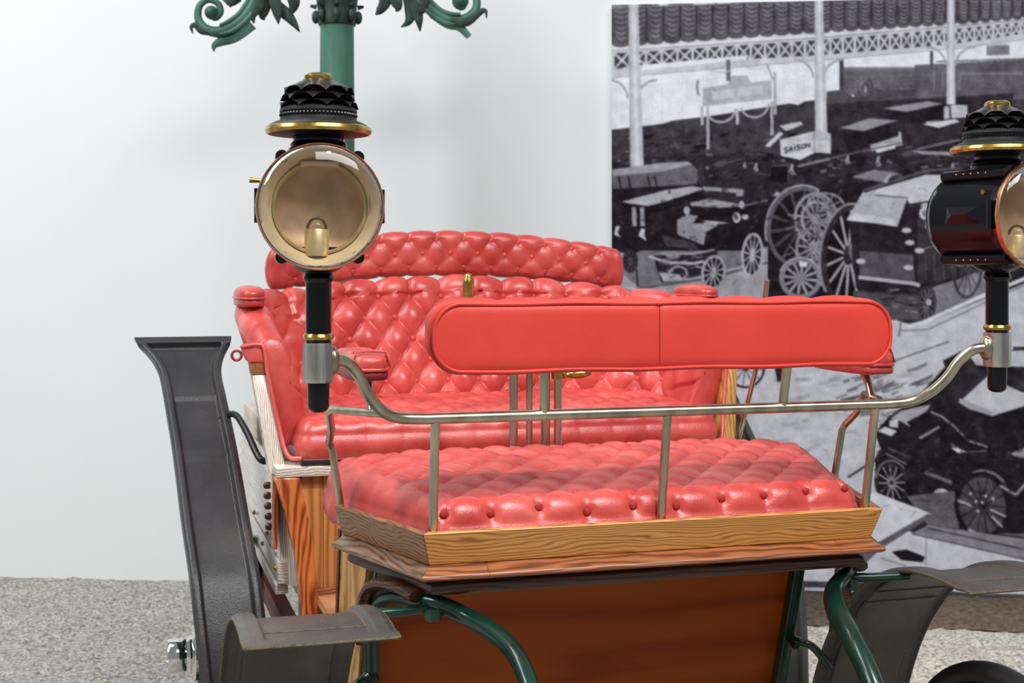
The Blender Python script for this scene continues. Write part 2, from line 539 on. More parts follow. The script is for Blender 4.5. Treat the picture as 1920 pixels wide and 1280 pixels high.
# swagged curtain
def bayline(x, k):      # k=0 curtain top, 1 curtain bottom, 2 girder top, 3 girder bottom, 4 lower flange
    T = [[(1147, 17), (1195, 14), (1530, 3), (1785, -8), (1925, -14)],
         [(1147, 86), (1195, 82), (1530, 59), (1785, 44), (1925, 32)],
         [(1147, 95), (1195, 93), (1530, 71), (1785, 50), (1925, 37)],
         [(1147, 133), (1195, 124), (1530, 106), (1785, 85), (1925, 64)],
         [(1147, 147), (1195, 142), (1530, 114), (1785, 92), (1925, 74)]][k]
    return float(np.interp(x, [p[0] for p in T], [p[1] for p in T]))
xs = list(range(1140, 2004, 6))
d_poly([(x, -12) for x in xs] + [(x, bayline(x, 1) + 8) for x in reversed(xs)], 0.86)
d_poly([(x, max(bayline(x, 0), -12)) for x in xs] + [(x, bayline(x, 1) - 2) for x in reversed(xs)], 0.37)
d_poly([(x, -12) for x in xs] + [(x, bayline(x, 0)) for x in reversed(xs)], 0.52)
for x, w, g in ((1200, 22, 0.32), (1235, 18, 0.86), (1262, 30, 0.5), (1300, 40, 0.9), (1345, 24, 0.9), (1385, 60, 0.36), (1450, 50, 0.6)):
    d_poly([(x, -12), (x + w, -12), (x + w, bayline(x + w, 0) - 2), (x, bayline(x, 0) - 2)], g)
x = 1147.0
step = 33.0
while x < 2000:
    st = max(19, step - (x - 1147) * 0.018)
    y0, y1 = max(bayline(x, 0), 0), bayline(x, 1)
    xm = x + st / 2
    d_poly(ell(xm, y1 - 4, st * 0.52, 7)[:-1], 0.37)
    d_line([(x, y0), (x, y1 - 4)], 4, 0.22, 0.8)
    nn = 6
    for k in range(nn):
        yy = y0 + (y1 - y0) * (k + 0.35) / (nn + 0.8)
        w_ = st * (0.40 - 0.035 * k)
        d_line(ell(xm + 1.5, yy - 3, w_, 6, 0, 12, 15, 165), 2.2, 0.58, 0.85)
        d_line(ell(xm + 1.5, yy + 0.5, w_, 6, 0, 12, 15, 165), 2.0, 0.26, 0.7)
    for k in (-0.36, 0.34): d_line([(xm + k * st * 0.6, y0 + 12), (xm + k * st * 1.1, y1 - 6)], 1.5, 0.28, 0.6)
    x += st
# lattice girder
d_poly([(x, bayline(x, 2)) for x in xs] + [(x, bayline(x, 4)) for x in reversed(xs)], 0.80)
d_line([(x, bayline(x, 2)) for x in xs], 1.6, 0.50)
d_line([(x, bayline(x, 4)) for x in xs], 1.8, 0.66)
x = 1150.0
while x < 2000:
    st = max(17, 31 - (x - 1147) * 0.019)
    a0, a1 = bayline(x, 2) + 5, bayline(x, 3) - 2
    b0, b1 = bayline(x + st, 2) + 5, bayline(x + st, 3) - 2
    d_poly([(x + 2.5, a0), (x + st - 2.5, b0), (x + st - 2.5, b1), (x + 2.5, a1)], 0.27)
    d_line([(x + 2, a0), (x + st - 2, b1)], 4.2, 0.76); d_line([(x + 2, a1), (x + st - 2, b0)], 4.2, 0.76)
    x += st
d_poly([(1205, 122), (1400, 104), (1400, 112), (1205, 132)], 0.93)
# columns with brackets
def d_col(xa, xb, ya, yb, w0, w1):
    d_poly([(xa - w0 / 2, ya), (xa + w0 / 2, ya), (xb + w1 / 2, yb), (xb - w1 / 2, yb)], 0.77)
    d_poly([(xa - w0 * .12, ya), (xa + w0 * .2, ya), (xb + w1 * .2, yb), (xb - w1 * .12, yb)], 0.86)
    d_poly([(xa - w0 / 2, ya), (xa - w0 * .36, ya), (xb - w1 * .36, yb), (xb - w1 / 2, yb)], 0.68)
for xa, xb, yb, w0, w1, br in ((1187, 1196, 378, 18, 27, 150), (1535, 1540, 252, 16, 23, 112), (1783, 1783, 196, 13, 17, 88)):
    for sg in (-1, 1):
        d_line([(xa + sg * 10 + sg * 36 * (1 - math.cos(math.radians(t))), br + 34 * (1 - math.sin(math.radians(t)))) for t in range(0, 91, 10)], 4, 0.64)
    d_col(xa, xb, -12, yb, w0, w1)
# hanging shop sign with garlands
d_poly([(1318, 165), (1365, 158), (1372, 142), (1402, 142), (1408, 155), (1447, 150), (1447, 186), (1318, 200)], 0.70)
d_poly([(1335, 172), (1430, 160), (1430, 176), (1335, 188)], 0.80)
d_line([(1380, 168), (1380, 184)], 2, 0.7)
d_poly([(1362, 112), (1370, 112), (1370, 152), (1362, 152)], 0.45)
for x, y0, y1 in ((1308, 150, 180), (1327, 200, 280), (1382, 205, 234), (1447, 190, 254), (1453, 135, 215), (1316, 200, 235)):
    d_line([(x, y0), (x + 1, y1)], 5.5, 0.70)
d_line(ell(1352, 205, 27, 24, -8, 14, 5, 175), 4, 0.70); d_line(ell(1415, 196, 26, 24, -8, 14, 5, 175), 4, 0.70)
d_line(ell(1352, 118, 30, 18, 0, 12, 10, 170), 2, 0.75); d_line(ell(1418, 112, 30, 18, 0, 12, 10, 170), 2, 0.75)
d_line([(1437, 118), (1450, 150)], 2.5, 0.6); d_line([(1310, 150), (1306, 165), (1312, 180)], 3, 0.55)
# sign boards: SAISON and its neighbours
d_poly([(1463, 262), (1526, 246), (1527, 287), (1500, 300), (1464, 292)], 0.80)
d_poly([(1526, 246), (1558, 250), (1558, 288), (1527, 286)], 0.78)
d_poly([(1464, 292), (1500, 286), (1535, 283), (1500, 300)], 0.88)
d_line([(1526, 246), (1527, 287)], 1.5, 0.45)
GLY = {'S': [[(1, 0), (.2, 0), (0, .25), (.2, .5), (.8, .5), (1, .75), (.8, 1), (0, 1)]], 'A': [[(0, 1), (.5, 0), (1, 1)], [(.2, .65), (.8, .65)]],
       'I': [[(.5, 0), (.5, 1)]], 'O': [[(.5, 0), (0, .3), (0, .7), (.5, 1), (1, .7), (1, .3), (.5, 0)]], 'N': [[(0, 1), (0, 0), (1, 1), (1, 0)]]}
cx_ = 1471.0
for ch in 'SAISON':
    w_ = 3.5 if ch == 'I' else 6.4
    yb_ = lerp(cx_, 1471, 286.5, 1520, 276)
    for stroke in GLY[ch]:
        d_line([(cx_ + p[0] * w_, yb_ - 9 + p[1] * 9 - p[0] * w_ * .2) for p in stroke], 2.0, 0.16)
    cx_ += w_ + 2.4
d_dash(1470, 1520, 262, 266, 6, 4, 8, 1.5, 0.55, 0.66, (-14, -10)); d_dash(1532, 1552, 256, 276, 8, 6, 12, 1.5, 0.5, 0.62, (4, 8))
d_poly([(1434, 274), (1462, 247), (1470, 250), (1444, 276)], 0.80); d_poly([(1461, 236), (1502, 228), (1506, 234), (1474, 246)], 0.78)
d_poly([(1735, 208), (1780, 199), (1781, 222), (1737, 232)], 0.76); d_poly([(1783, 197), (1814, 197), (1814, 220), (1784, 222)], 0.78)
d_poly([(1730, 233), (1790, 223), (1800, 228), (1760, 240)], 0.84)
d_dash(1740, 1772, 208, 226, 12, 6, 14, 1.6, 0.5, 0.62, (-14, -10)); d_dash(1788, 1806, 202, 215, 6, 6, 12, 1.6, 0.55, 0.62, (-2, 2))
d_poly([(1630, 255), (1690, 247), (1692, 272), (1633, 284)], 0.70); d_poly([(1637, 276), (1676, 268), (1680, 278), (1645, 287)], 0.84)
d_dash(1634, 1684, 254, 272, 14, 8, 16, 1.6, 0.45, 0.58, (-14, -8))
# awnings and roofs in the distance
d_poly([(1655, 203), (1740, 190), (1768, 195), (1700, 210)], 0.60); d_poly([(1660, 207), (1700, 211), (1770, 196), (1770, 225), (1660, 235)], 0.13)
d_poly([(1576, 240), (1630, 222), (1685, 226), (1650, 236), (1620, 246)], 0.60); d_poly([(1578, 243), (1620, 247), (1685, 228), (1685, 255), (1590, 285)], 0.13)
for cx0, cy0, s in ((1417, 314, 6), (1484, 318, 7), (1396, 310, 4), (1589, 300, 6), (1646, 303, 7), (1786, 312, 5)):
    d_poly([(cx0 - s * .7, cy0 + s * .6), (cx0 - s * .2, cy0 - s), (cx0 + s * .2, cy0 - s * 1.6), (cx0 + s * .6, cy0 - s * 1.2), (cx0 + s * .5, cy0 - s * .2), (cx0 + s, cy0 + s * .9), (cx0, cy0 + s * 1.5)], 0.70, 0.9); d_ell(cx0, cy0 + s * .7, s * .5, s * .5, 0.42, 0, .7)
d_line([(1496, 312), (1556, 298)], 4, 0.55); d_line([(1560, 296), (1690, 268)], 3, 0.42); d_line([(1720, 280), (1800, 262)], 4, 0.5)
d_poly([(1446, 312), (1478, 310), (1478, 342), (1446, 340)], 0.07); d_line([(1446, 312), (1478, 310), (1478, 342)], 2, 0.45)
d_poly([(1708, 282), (1785, 285), (1790, 292), (1730, 290)], 0.60); d_poly([(1596, 332), (1640, 318), (1686, 325), (1655, 342)], 0.52)
d_poly([(1655, 342), (1668, 326), (1672, 324), (1664, 342)], 0.72)
# canvas topped car on the left
d_poly([(1147, 318), (1190, 312), (1235, 306), (1290, 303), (1308, 318), (1306, 350), (1150, 385)], 0.42)
d_poly([(1147, 318), (1190, 312), (1235, 306), (1290, 303), (1298, 308), (1240, 322), (1150, 330)], 0.64)
for x in (1160, 1178, 1215, 1228): d_line([(x, 330), (x + 8, 370)], 3, 0.16)
d_poly([(1147, 355), (1310, 345), (1340, 520), (1147, 540)], 0.13)
d_poly([(1166, 378), (1250, 356), (1300, 349), (1320, 354), (1245, 380), (1215, 386), (1180, 382)], 0.70)
d_poly([(1168, 382), (1216, 387), (1320, 357), (1320, 372), (1220, 402), (1170, 396)], 0.09)
for x in (1189, 1204): d_line([(x, 388), (x + 1, 424)], 8, 0.62)
d_poly([(1318, 350), (1395, 355), (1393, 368), (1380, 368), (1382, 362), (1320, 357)], 0.60)
d_poly([(1295, 380), (1330, 373), (1392, 383), (1392, 393), (1295, 386)], 0.62)
d_poly([(1250, 395), (1440, 385), (1430, 470), (1260, 470)], 0.095)
d_poly([(1270, 412), (1290, 402), (1310, 405), (1300, 418), (1325, 426), (1320, 460), (1300, 452), (1270, 440)], 0.58)
d_poly([(1300, 420), (1340, 414), (1345, 424), (1325, 434), (1300, 428)], 0.62); d_poly([(1310, 412), (1370, 418), (1345, 421)], 0.70)
d_ell(1288, 395, 6, 8, 0.66); d_ell(1381, 408, 8, 10, 0.78); d_ell(1381, 408, 4, 5, 0.4); d_ell(1398, 407, 7, 5, 0.70); d_ell(1391, 384, 5, 8, 0.7)
d_line([(1395, 386), (1450, 372)], 3, 0.5); d_ell(1458, 368, 7, 8, 0.70)
d_poly([(1155, 424), (1152, 440), (1165, 446), (1158, 436), (1163, 424)], 0.74); d_poly([(1203, 428), (1197, 442), (1213, 452), (1208, 440), (1210, 430)], 0.82)
d_poly([(1240, 440), (1300, 455), (1310, 468), (1250, 462)], 0.28)
d_speck(1160, 1420, 360, 470, 70, 0.8, 3, 0.05, 0.5, 0.6)
# pavement in the middle ground
d_poly([(1147, 470), (1300, 500), (1560, 430), (1560, 640), (1147, 640)], 0.64)
d_poly([(1147, 500), (1210, 545), (1300, 520), (1430, 490), (1430, 470), (1200, 470)], 0.47)
d_line([(1150, 548), (1330, 522), (1440, 492), (1460, 488)], 4, 0.36); d_line([(1150, 540), (1250, 545)], 3, 0.76)
d_wheel(1182, 490, 15, 22, 4, 0.22, 10, 2, 0.4, fill=0.10); d_line([(1194, 505), (1196, 538)], 3, 0.14)
d_poly([(1225, 480), (1345, 470), (1345, 512), (1240, 530)], 0.17)
d_line([(1216, 480), (1250, 492), (1300, 494), (1320, 490)], 5, 0.72); d_line([(1240, 475), (1300, 476), (1340, 468)], 4, 0.62)
d_ring(1272, 512, 16, 12, 4, 0.62); d_ell(1262, 478, 14, 8, 0.52); d_poly([(1235, 510), (1275, 515), (1280, 525), (1245, 528)], 0.70)
d_dash(1228, 1330, 472, 525, 34, 5, 20, 2.5, 0.35, 0.75, (-40, 30))
d_wheel(1338, 511, 23, 33, 5, 0.66, 12, 2.6, 0.72, t=8, fill=0.14)
d_wheel(1411, 478, 21, 42, 5, 0.68, 12, 2.6, 0.72, t=4, fill=0.17)
# big traction wheels
d_poly([(1440, 370), (1640, 340), (1640, 600), (1440, 570)], 0.13)
d_wheel(1500, 425, 62, 76, 8, 0.40, 14, 6, 0.30, t=12, fill=0.10)
d_ring(1500, 425, 64, 78, 4, 0.62, 12, 1, 150, 290)
d_wheel(1530, 410, 42, 50, 6, 0.60, 12, 4, 0.55); d_ring(1530, 410, 26, 32, 5, 0.66)
d_wheel(1548, 390, 38, 30, 5, 0.55, 10, 3, 0.5)
d_wheel(1525, 465, 34, 40, 6, 0.55, 12, 4, 0.6); d_wheel(1560, 440, 28, 36, 5, 0.5, 10, 3, 0.55)
d_dash(1465, 1570, 370, 500, 50, 6, 28, 3, 0.08, 0.75, (-70, 70))
d_wheel(1501, 522, 40, 39, 9, 0.52, 12, 5, 0.62, hub=.32, fill=0.16); d_ring(1501, 522, 40, 39, 3, 0.70, 0, 1, 200, 380)
d_poly([(1499, 489), (1515, 492), (1513, 501), (1498, 499)], 0.86)
d_wheel(1592, 478, 52, 96, 11, 0.20, 14, 5, 0.66, hub=.2, t=6, fill=0.08)
d_ring(1590, 478, 52, 96, 5, 0.56, 6, 1, 130, 280); d_ell(1603, 468, 12, 22, 0.42); d_ell(1601, 462, 7, 11, 0.62)
# pale covered van
d_poly([(1590, 400), (1800, 380), (1800, 545), (1740, 560), (1605, 540)], 0.15)
d_poly([(1612, 470), (1712, 476), (1716, 532), (1612, 520)], 0.36)
d_poly([(1612, 420), (1710, 424), (1712, 478), (1612, 470)], 0.17)
d_poly([(1720, 400), (1790, 384), (1795, 520), (1722, 535)], 0.24)
for x in (1735, 1752, 1770, 1785): d_line([(x, 470), (x + 1, 525)], 2, 0.36)
d_line([(1722, 470), (1790, 450)], 3, 0.46)
d_poly([(1620, 362), (1735, 328), (1840, 328), (1840, 372), (1745, 376), (1706, 382), (1700, 372)], 0.80)
d_poly([(1587, 413), (1618, 360), (1702, 370), (1683, 425), (1640, 418)], 0.72)
d_poly([(1587, 413), (1604, 400), (1672, 410), (1683, 425), (1640, 419)], 0.80)
d_line([(1617, 358), (1738, 320), (1800, 316)], 4, 0.40); d_line([(1640, 366), (1704, 371)], 2.5, 0.4)
d_line([(1610, 520), (1655, 525), (1715, 532), (1725, 536)], 7, 0.72)
d_ell(1735, 400, 11, 12, 0.78); d_ell(1735, 386, 8, 6, 0.70); d_ell(1735, 400, 6, 7, 0.5); d_line([(1737, 415), (1737, 428)], 4, 0.6)
for x, y in ((1700, 432), (1706, 455), (1724, 470), (1704, 502), (1614, 490)): d_ell(x, y, 9, 5, 0.76)
d_poly([(1600, 545), (1720, 555), (1800, 530), (1840, 520), (1840, 600), (1600, 600)], 0.34)
d_dash(1610, 1720, 540, 585, 24, 8, 40, 3, 0.12, 0.62, (-8, 20))
d_poly([(1730, 545), (1850, 505), (1850, 570), (1760, 600)], 0.52)
d_wheel(1738, 570, 18, 34, 5, 0.30, 12, 2.5, 0.45, t=5, fill=0.18); d_ell(1742, 567, 5, 6, 0.75)
d_wheel(1815, 505, 28, 55, 5, 0.28, 12, 2.5, 0.32, t=5)
# pale street
d_poly([(1380, 600), (1680, 600), (1720, 612), (1850, 560), (2000, 500), (2000, 740), (1830, 700), (1700, 760), (1640, 860), (1650, 960), (1380, 960)], 0.79)
d_line([(1700, 612), (1730, 605), (1830, 560), (2000, 490)], 7, 0.88); d_line([(1690, 620), (1740, 618), (1850, 566), (2000, 500)], 2.5, 0.5)
d_dash(1440, 1720, 700, 850, 130, 8, 40, 6, 0.60, 0.90, (-24, 4), 0.6)
d_dash(1560, 1720, 690, 780, 46, 10, 50, 5, 0.36, 0.5, (-28, -12), 0.8)
d_wheel(1398, 689, 37, 39, 4, 0.12, 12, 2, 0.35); d_poly([(1452, 686), (1470, 690), (1466, 715), (1458, 716)], 0.18)
d_line([(1640, 690), (1780, 640)], 3, 0.42); d_line([(1690, 600), (1686, 630)], 3, 0.4)
# dark motor car, lower right
d_poly([(1640, 812), (1668, 780), (1720, 745), (1770, 690), (1830, 660), (1990, 650), (1990, 1000), (1800, 1010), (1700, 960), (1650, 950), (1640, 880), (1655, 850)], 0.14)
d_poly([(1768, 676), (1815, 652), (1830, 690), (1900, 700), (1900, 650), (1990, 650), (1990, 740), (1790, 745)], 0.20)
d_poly([(1815, 660), (1990, 655), (1990, 690), (1830, 685)], 0.76)
d_poly([(1798, 755), (1852, 705), (1915, 735), (1990, 740), (1925, 760), (1860, 780), (1820, 768)], 0.78)
d_poly([(1798, 755), (1820, 768), (1860, 780), (1862, 772), (1800, 746)], 0.66)
d_poly([(1668, 785), (1690, 770), (1745, 758), (1730, 785), (1705, 800), (1690, 790)], 0.66)
d_poly([(1700, 792), (1740, 770), (1746, 776), (1710, 800)], 0.10)
d_poly([(1668, 788), (1684, 786), (1684, 802), (1668, 800)], 0.80); d_poly([(1645, 808), (1660, 800), (1682, 808), (1672, 818)], 0.84)
d_line([(1745, 772), (1765, 780), (1790, 800), (1815, 826), (1852, 838)], 4, 0.55); d_line([(1724, 822), (1762, 800)], 5, 0.58)
d_poly([(1784, 830), (1800, 842), (1814, 846), (1798, 850), (1786, 842)], 0.82); d_line([(1810, 848), (1850, 845)], 3, 0.4)
d_line([(1590, 895), (1660, 850), (1680, 845)], 4, 0.22); d_line([(1660, 850), (1700, 870)], 3, 0.5); d_line([(1665, 840), (1708, 858)], 2.5, 0.4)
d_wheel(1672, 905, 32, 42, 7, 0.20, 12, 3, 0.62, t=-12, fill=0.10, hub=.12); d_ring(1674, 903, 30, 40, 3, 0.55, -12, 1, 200, 330)
d_line([(1735, 885), (1785, 905)], 7, 0.44); d_ell(1765, 925, 14, 9, 0.72); d_line([(1704, 900), (1708, 940)], 10, 0.10)
d_poly([(1700, 930), (1790, 920), (1800, 1000), (1990, 1000), (1990, 1015), (1740, 985)], 0.42)
d_wheel(1842, 948, 52, 62, 8, 0.12, 14, 2.5, 0.16, t=-6, fill=0.33, hub=.1); d_ring(1842, 948, 56, 66, 5, 0.50, -6, 1, 255, 330)
for a_, b_ in (((1796, 938), (1822, 948)), ((1856, 955), (1886, 968)), ((1860, 968), (1880, 988)), ((1815, 992), (1838, 1003))): d_line([a_, b_], 4, 0.70)
for x, y in ((1830, 940), (1848, 930), (1862, 935), (1842, 942), (1834, 958), (1820, 925)): d_ell(x, y, 3, 3, 0.72)
d_line([(1875, 910), (1905, 928), (1925, 905)], 5, 0.60); d_speck(1690, 1915, 790, 900, 60, 1, 4, 0.06, 0.34, 0.6)
d_poly([(1895, 850), (1925, 838), (1925, 860), (1905, 858)], 0.60)
# white table top and kerb at the bottom
d_poly([(1740, 985), (1990, 1020), (1990, 1062), (1710, 1000)], 0.55)
d_line([(1740, 990), (1990, 1045)], 3, 0.30)
d_poly([(1590, 1030), (1700, 995), (1990, 1062), (1990, 1135), (1500, 1135), (1500, 1050)], 0.83)
d_line([(1710, 1000), (1990, 1064)], 4, 0.42)
d_poly([(1590, 935), (1640, 922), (1745, 962), (1742, 968), (1630, 1035), (1580, 1030)], 0.87)
d_poly([(1742, 962), (1745, 970), (1650, 1030), (1620, 1060), (1600, 1050), (1640, 1020)], 0.40)
d_poly([(1672, 1034), (1700, 1030), (1735, 1044), (1730, 1054), (1690, 1050)], 0.13); d_line([(1652, 1046), (1700, 1062)], 3, 0.6)
d_line([(1737, 985), (1736, 1060)], 1.6, 0.45)
d_line([(1500, 1095), (1640, 1098), (1820, 1118), (1990, 1122)], 12, 0.30); d_ell(1830, 1116, 12, 7, 0.25)
d_poly([(1500, 1105), (1990, 1126), (1990, 1140), (1500, 1140)], 0.62)
d_clutter(1160, 1440, 330, 470, 60, 3, 14, 0.05, 0.30, 0.5); d_clutter(1640, 1990, 780, 930, 80, 4, 20, 0.05, 0.24, 0.6)
d_dash(1160, 1800, 330, 580, 120, 4, 22, 1.3, 0.08, 0.60, (-60, 40), 0.45); d_dash(1650, 1920, 770, 980, 70, 4, 26, 1.3, 0.08, 0.5, (-50, 40), 0.5)
# a grain of clutter over the dark cars, then soften
n_lo = rng.normal(0, 1, (IMG.shape[0] // 16 + 2, IMG.shape[1] // 16 + 2)).astype(np.float32)
up = np.kron(n_lo, np.ones((16, 16), np.float32))[:IMG.shape[0], :IMG.shape[1]]
def blur(a, r):
    k = np.exp(-0.5 * (np.arange(-3 * r, 3 * r + 1) / r) ** 2); k /= k.sum()
    for ax in (0, 1):
        pad = [(0, 0), (0, 0)]; pad[ax] = (3 * r, 3 * r)
        b2 = np.pad(a, pad, mode='edge'); out = np.zeros_like(a)
        for i, w_ in enumerate(k):
            sl = [slice(None)] * 2; sl[ax] = slice(i, i + a.shape[ax])
            out += w_ * b2[tuple(sl)]
        a = out
    return a
IMG = IMG + blur(up, 9) * 0.05
IMG = np.clip(blur(IMG, 2) + blur(rng.normal(0, 1, IMG.shape).astype(np.float32), 2) * 0.10, 0, 1)[::SS, ::SS]

T0 = None
def proj(x, y, z): return 960 + FPX * x / y, HORIZON - FPX * (z - CAM_H) / y
OFF = 0.05
# left edge of the panel where the photo shows it
def t_at(px):
    k = (px - 960) / FPX
    p0 = WA + WN * OFF
    return float((k * p0[1] - p0[0]) / (WD[0] - k * WD[1]))
TL, TR = t_at(1147), t_at(2330)
ZB, ZT = 0.03, 2.875
nu, nv = 590, 560
tt = np.linspace(TL, TR, nu); zz = np.linspace(ZB, ZT, nv)
TT, ZZ = np.meshgrid(tt, zz, indexing='ij')
XX = WA[0] + WD[0] * TT + WN[0] * OFF; YY = WA[1] + WD[1] * TT + WN[1] * OFF
UX, UY = proj(XX, YY, ZZ)
UX = np.where(UX > 1985, 2 * 1985 - UX, UX)
ix = np.clip(UX - PX0, 0, IMG.shape[1] - 1.01); iy = np.clip(UY - PY0, 0, IMG.shape[0] - 1.01)
x0i, y0i = ix.astype(int), iy.astype(int); fx, fy = ix - x0i, iy - y0i
G = (IMG[y0i, x0i] * (1 - fx) * (1 - fy) + IMG[y0i, x0i + 1] * fx * (1 - fy) + IMG[y0i + 1, x0i] * (1 - fx) * fy + IMG[y0i + 1, x0i + 1] * fx * fy)
G = np.clip((G - 0.075) / 0.90, 0, 1); G = G + 0.10 * (G - 0.45) * (1 - (2 * G - 1) ** 2)
lo = np.array([20, 14, 20.]) / 255; hi = np.array([236, 236, 246.]) / 255
C = lo + (hi - lo) * G[..., None]
C = np.where(C <= 0.04045, C / 12.92, ((C + 0.055) / 1.055) ** 2.4)
mural = empty('photo_mural', wall_pt(TL, 0.02) + (0.0,))
tag(mural, 'large black and white photo mural of old vehicles at a motor show', 'mural')
ml = Vector(mural.location)
pr = obj('printed_face', np.stack([XX - ml.x, YY - ml.y, ZZ - ml.z], -1), [f[::-1] for f in grid_faces(nu, nv)][::1], 'photo_print', mural, smooth=180)
ca = pr.data.color_attributes.new('print', 'FLOAT_COLOR', 'POINT')
ca.data.foreach_set('color', np.concatenate([C, np.ones(C.shape[:2] + (1,))], -1).astype(np.float32).ravel())
V, F = wall_box(TL, TR, 0.002, OFF - 0.002, ZB, ZT, 0.0)
obj('backing_board', [(p[0] - ml.x, p[1] - ml.y, p[2] - ml.z) for p in V], F, 'wall_paint', mural, smooth=0)

# low mottled brown strip at the foot of the mural
V = []; n1_, n2_ = 220, 16
for i in range(n1_):
    t = TL - 0.3 + (TR + 1.0 - TL + 0.3) * i / (n1_ - 1)
    for j in range(n2_):
        f = j / (n2_ - 1)
        p = wall_pt(t, 0.06 + f * (0.52 + 0.02 * math.sin(t * 9)))
        V.append(p + (0.022 * math.sin(math.pi * min(1, (1 - f) * 1.6) / 2) + random.gauss(0, 0.004) * (f < .95) - 0.004 * (f >= .95),))
tag(obj('trim_1', V, grid_faces(n1_, n2_), 'brown_mottle', smooth=180), kind='structure')

# ------------------------------------------------------------------ bronze street lamp behind the car
PD = 6.05; PS = FPX / PD
post = empty('street_lamp', ((632 - 960) / PS, PD, 0))
tag(post, 'green verdigris bronze street lamp post with scrolled arms against the wall', 'street lamp')
def ppx(x, y, dy=0.0): return ((x - 632) / PS, dy, CAM_H - (y - HORIZON) / PS)
V, F = lathe([(0.17, 0.0), (0.17, 0.12), (0.14, 0.15), (0.14, 0.42), (0.12, 0.46), (0.095, 0.5), (0.088, 0.62), (0.0815, 1.5), (0.0745, 2.68), (0.0745, 3.3)], 40)
obj('post', V, F, 'verdigris', post)
mb = MB()
mb.add(*lathe([(0.0745, 2.66), (0.083, 2.665), (0.088, 2.69), (0.083, 2.715), (0.088, 2.75), (0.094, 2.79), (0.096, 2.85), (0.092, 2.95), (0.0745, 2.97)], 40))
for k in range(8):
    a = 2 * math.pi * k / 8 + .1
    mb.add(*shift(superell(0.018, 0.018, 0.03, 1, 1, 10, 8), (0.094 * math.cos(a), 0.094 * math.sin(a), 2.70)))
    mb.add(*tube([(0.09 * math.cos(a), 0.09 * math.sin(a), 2.745), (0.118 * math.cos(a), 0.118 * math.sin(a), 2.75)], [0.012, 0.006], 8))
mb.build('collar', 'verdigris_dark', post)
def strap(name, pts, r, mat, flat=0.5, n=8, sub=7, dy=0.0):
    P = catmull([ppx(x, y, dy) for x, y in pts], sub)
    R = np.interp(np.linspace(0, 1, len(P)), np.linspace(0, 1, len(r)), r) / PS
    V, F = tube(P, list(R), n, flat, up=(0, 1, 0))
    return obj(name, V, F, mat, post)
for pts in ([(640, -150), (560, -130), (505, -60), (486, -12), (462, 28), (436, 50), (410, 60), (386, 54), (372, 36), (374, 12), (390, 0), (408, 6), (414, 22), (404, 34), (394, 26)],
            [(620, -150), (710, -120), (762, -55), (790, -5), (815, 22), (845, 38), (872, 36), (892, 18), (892, -8), (876, -20), (858, -12), (854, 6), (866, 14), (874, 2)]):
    strap('scroll_arm', pts, [16, 16, 14, 13, 13, 12, 10, 8, 7, 6, 6, 6, 6, 6], 'verdigris', 1.0, 12)
for d_ in (-9, 8):
    strap('reed', [(486 + d_, -12 + d_ * .4), (462 + d_, 28 + d_ * .5), (436 + d_ * .5, 50 + d_), (414, 58 + d_)], [4, 4.5, 4.5, 3], 'verdigris', 1.0, dy=-0.022)
    strap('reed', [(790 + d_, -5 - d_ * .4), (815 + d_, 22 - d_ * .5), (842 + d_ * .5, 36 - d_), (864, 36 - d_)], [4, 4.5, 4.5, 3], 'verdigris', 1.0, dy=-0.022)
LEAF = [[(470, 42), (440, 68), (414, 78), (402, 86), (401, 97)], [(400, 62), (380, 58), (368, 48), (360, 52), (363, 64)],
        [(490, -15), (484, 14), (476, 30), (478, 46)], [(498, -20), (497, 10), (493, 30), (496, 38)], [(480, -10), (472, 12), (468, 30), (462, 42)],
        [(512, -20), (518, 8), (522, 30), (524, 47)], [(516, 10), (536, 26), (550, 42), (562, 60)], [(545, -20), (552, 4), (550, 18), (546, 30)], [(425, 8), (440, -8), (452, -20)], [(446, -8), (430, 4), (424, 8)],
        [(812, 24), (840, 44), (862, 52), (880, 70)], [(846, 42), (875, 43), (898, 26), (910, 22), (913, 36)],
        [(765, -20), (770, 20), (766, 40), (752, 51)], [(778, -10), (782, 20), (786, 40), (788, 60)], [(795, -10), (796, 10), (792, 22), (790, 30)],
        [(726, -25), (722, 4), (712, 20), (704, 28)], [(738, -25), (744, 4), (746, 16), (743, 23)]]
for k, pts in enumerate(LEAF):
    w_ = {0: [16, 12, 9, 6, 1], 1: [6, 8, 6, 4, 1], 10: [12, 11, 8, 6], 11: [7, 9, 7, 4, 1]}.get(k, [13, 12, 8, 1.2])
    strap('leaf', pts, w_, 'verdigris_dark' if k not in (0, 10) else 'verdigris', 0.4, 10, dy=-0.012 * (k % 3))
for x, y in ((397, 24), (866, 2)):
    obj('rosette', *shift(superell(13 / PS, 0.05, 13 / PS, 1, 1, 14, 10), ppx(x, y)), 'verdigris', post)

# ------------------------------------------------------------------ the automobile (own frame: x right, y to the rear, z up)
PSI = math.atan(FPX / 8740.0)
CAR_Z = 0.13
car = empty('automobile', (0.317, 2.74, CAR_Z), PSI)
tag(car, 'antique open automobile with red buttoned leather seats facing each other and varnished wooden body', 'car')
def part(name, VF, mat, parent=None, **k): return obj(name, VF[0], VF[1], mat, parent or car, **k)

def offset_path(pts, d):
    """offset an open plan polyline outwards (to its left) by d with mitred corners"""
    P = [np.array(p, float) for p in pts]; out = []
    nr = []
    for a, b_ in zip(P[:-1], P[1:]):
        t = (b_ - a) / np.linalg.norm(b_ - a); nr.append(np.array([t[1], -t[0]]))
    for i, p in enumerate(P):
        if i == 0: n_ = nr[0]
        elif i == len(P) - 1: n_ = nr[-1]
        else:
            n_ = nr[i - 1] + nr[i]; n_ = n_ / (n_ @ nr[i])
        out.append(p + n_ * d)
    return out

